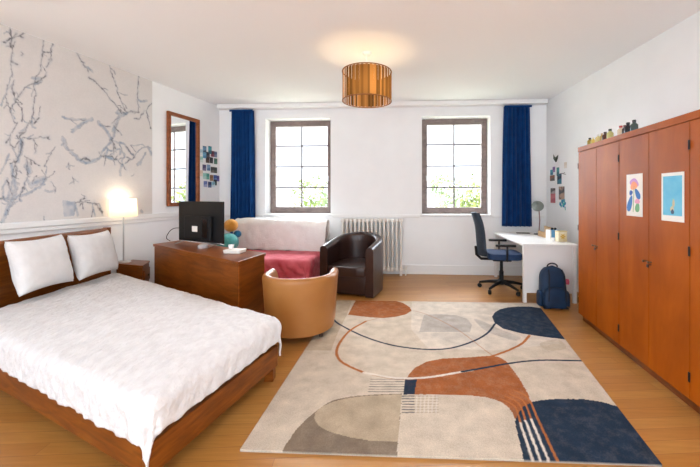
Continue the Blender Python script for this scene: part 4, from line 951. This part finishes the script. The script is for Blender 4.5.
# ---------------------------------------------------------------- backpack
bp_ = fl(555.5, 310.0)
bk = thing('backpack', 'navy blue backpack on the floor leaning against the white desk', 'backpack', (bp_.x + .03, bp_.y + .12, 0), math.radians(-4))
def shell(w, d, h, zb, taper, n=20, nz=16, lean=0.0, rnd=.35, pw=3.2):
    rows = []
    for j in range(nz + 1):
        q_ = j / nz; z = zb + h * q_
        s = (1 - taper * q_ ** 1.5) * (max(1e-3, 1 - max(0, (q_ - (1 - rnd)) / rnd) ** 2.4)) ** .5 * (1 - .18 * max(0, (.12 - q_) / .12))
        sd = s ** .8
        rows.append([(w / 2 * s * math.copysign(abs(math.cos(a)) ** (2 / pw), math.cos(a)), d / 2 * sd * math.copysign(abs(math.sin(a)) ** (2 / pw), math.sin(a)) + lean * q_, z + .004 * fbm((math.cos(a), math.sin(a), z * 4), 2)) for a in np.linspace(0, 2 * PI, n * 2, endpoint=False)])
    return B().surf(rows, closed=True, caps=True)
shell(.315, .17, .485, .006, .14, lean=.03, rnd=.28).build('body', M['pack'], bk, smooth=60)
shell(.27, .10, .24, .02, .1, rnd=.3).build('front_pocket', M['pack'], bk, smooth=60).location = (-.01, -.085, 0)
for s in (-1, 1):
    shell(.05, .12, .18, .02, .1).build('side_pocket', M['pack'], bk, smooth=60).location = (s * .158, 0, 0)
    B().tube([(s * .075, -.06, .46), (s * .085, -.105, .40), (s * .09, -.118, .28), (s * .1, -.13, .1)], .009, 6).build('strap', M['packdark'], bk, smooth=60)
B().tube([(.06 * math.cos(a), .02, .478 + .042 * math.sin(a)) for a in np.linspace(0, PI, 11)], .008, 8).build('handle', M['packdark'], bk, smooth=60)
B().tube([(-.13, -.09, .2), (-.07, -.128, .262), (.05, -.128, .262), (.11, -.09, .2)], .004, 6).build('zip', M['packdark'], bk)
B().lathe([(0, 0), (.022, 0), (.026, .03), (.018, .06), (0, .06)], 12, (.175, .02, .27), cap=False).build('tag_charm', M['pink'], bk, smooth=50)['label'] = 'pink charm'
B().box(-.14, -.06, -.1, -.06, 0, .02, .004).box(.06, .14, -.1, -.06, 0, .02, .004).build('base_patch', M['packdark'], bk)
# ---------------------------------------------------------------- outside: trees and ground
M['leafA'] = mat('pale_green_leaf', (108, 122, 66), .8, (130, 142, 90), 3, spec=.1)
def tree(loc, rad, hc, label, seed):
    r_ = random.Random(seed); root = thing('tree', label, 'tree', loc)
    B().tube([(0, 0, 0), (.1, 0, hc * .5), (0, .1, hc)], [.18, .14, .08], 10).build('trunk', mat('bark', (110, 96, 80), .9), root, smooth=50)
    t = bmesh.new(); cl = [(Vector((r_.uniform(-.75, .75), r_.uniform(-.6, .6), r_.uniform(-.75, .6))) * rad, rad * r_.uniform(.22, .42)) for _ in range(26)]
    for c_, cr in cl:
        for _ in range(170):
            d = Vector((r_.gauss(0, 1), r_.gauss(0, 1), r_.gauss(0, 1))).normalized() * cr * r_.uniform(.5, 1.05)
            p = c_ + d + Vector((0, 0, hc)); s = r_.uniform(.05, .1)
            n1 = Vector((r_.gauss(0, 1), r_.gauss(0, 1), r_.gauss(0, 1))).normalized(); n2 = n1.orthogonal().normalized()
            t.faces.new([t.verts.new(p + n1 * s * 1.3), t.verts.new(p + n2 * s * .6), t.verts.new(p - n1 * s * 1.3), t.verts.new(p - n2 * s * .6)])
    b_ = B(); b_.bm.free(); b_.bm = t; f_ = b_.build('foliage', M['leafA'], root)
    f_['kind'] = 'stuff'
    return root
GZ = -3.2
tree((3.5, 12.2, GZ), 2.2, 3.9, 'pale green leafy tree outside the right window', 2)
tree((-1.8, 12.6, GZ), 1.8, 3.5, 'pale green leafy tree outside the left window', 5)
struct(B().box(-60, 60, 6.6, 120, GZ - .2, GZ).build('ground', mat('pale_ground', (190, 196, 170), .9, (200, 200, 184), .5)))
# ---------------------------------------------------------------- daylight, camera, exposure
w = bpy.data.worlds.new('sky'); bpy.context.scene.world = w; w.use_nodes = True
bgn = w.node_tree.nodes['Background']; bgn.inputs['Color'].default_value = (.77, .885, 1.0, 1); 
wt = w.node_tree; wtc = N(wt, 'ShaderNodeTexCoord'); wsx = N(wt, 'ShaderNodeSeparateXYZ'); wmr = N(wt, 'ShaderNodeMapRange')      # hazy sky, made brighter behind the viewer to fill the room
wmr.interpolation_type = 'SMOOTHSTEP'; wmr.inputs['From Min'].default_value = -.4; wmr.inputs['From Max'].default_value = .5; wmr.inputs['To Min'].default_value = 1.3; wmr.inputs['To Max'].default_value = 1.0
wt.links.new(wtc.outputs['Generated'], wsx.inputs[0]); wt.links.new(wsx.outputs['Y'], wmr.inputs['Value']); wt.links.new(wmr.outputs[0], bgn.inputs['Strength'])
sun = bpy.data.lights.new('sun', 'SUN'); sun.energy = 5; sun.angle = math.radians(3); so_ = bpy.data.objects.new('sun', sun); C.objects.link(so_)
so_.rotation_euler = (math.radians(28), math.radians(-38), 0); sun.color = (1, .96, .9)
hz = bpy.data.lights.new('daylight_fill', 'SUN'); hz.energy = 10; hz.angle = math.radians(80); hz.color = (.88, .94, 1)      # soft daylight from the window side, added over the sky to brighten the room
hzo = bpy.data.objects.new('daylight_fill', hz); C.objects.link(hzo); hzo.rotation_euler = (math.radians(-68), 0, math.radians(4))
cam = bpy.data.cameras.new('camera'); cam.sensor_width = 36; cam.lens = F * 36 / 700
cam.shift_x = (350 - CX) / 700; cam.shift_y = -(233.5 - HY) / 700; cam.clip_start = .05
co_ = bpy.data.objects.new('camera', cam); C.objects.link(co_); co_.location = (0, 0, H); co_.rotation_euler = (PI / 2, 0, 0)
sc = bpy.context.scene; sc.camera = co_
sc.view_settings.view_transform = 'Standard'; sc.view_settings.look = 'None'; sc.view_settings.gamma = 1; sc.view_settings.use_curve_mapping = False
sc.view_settings.exposure = 1.66
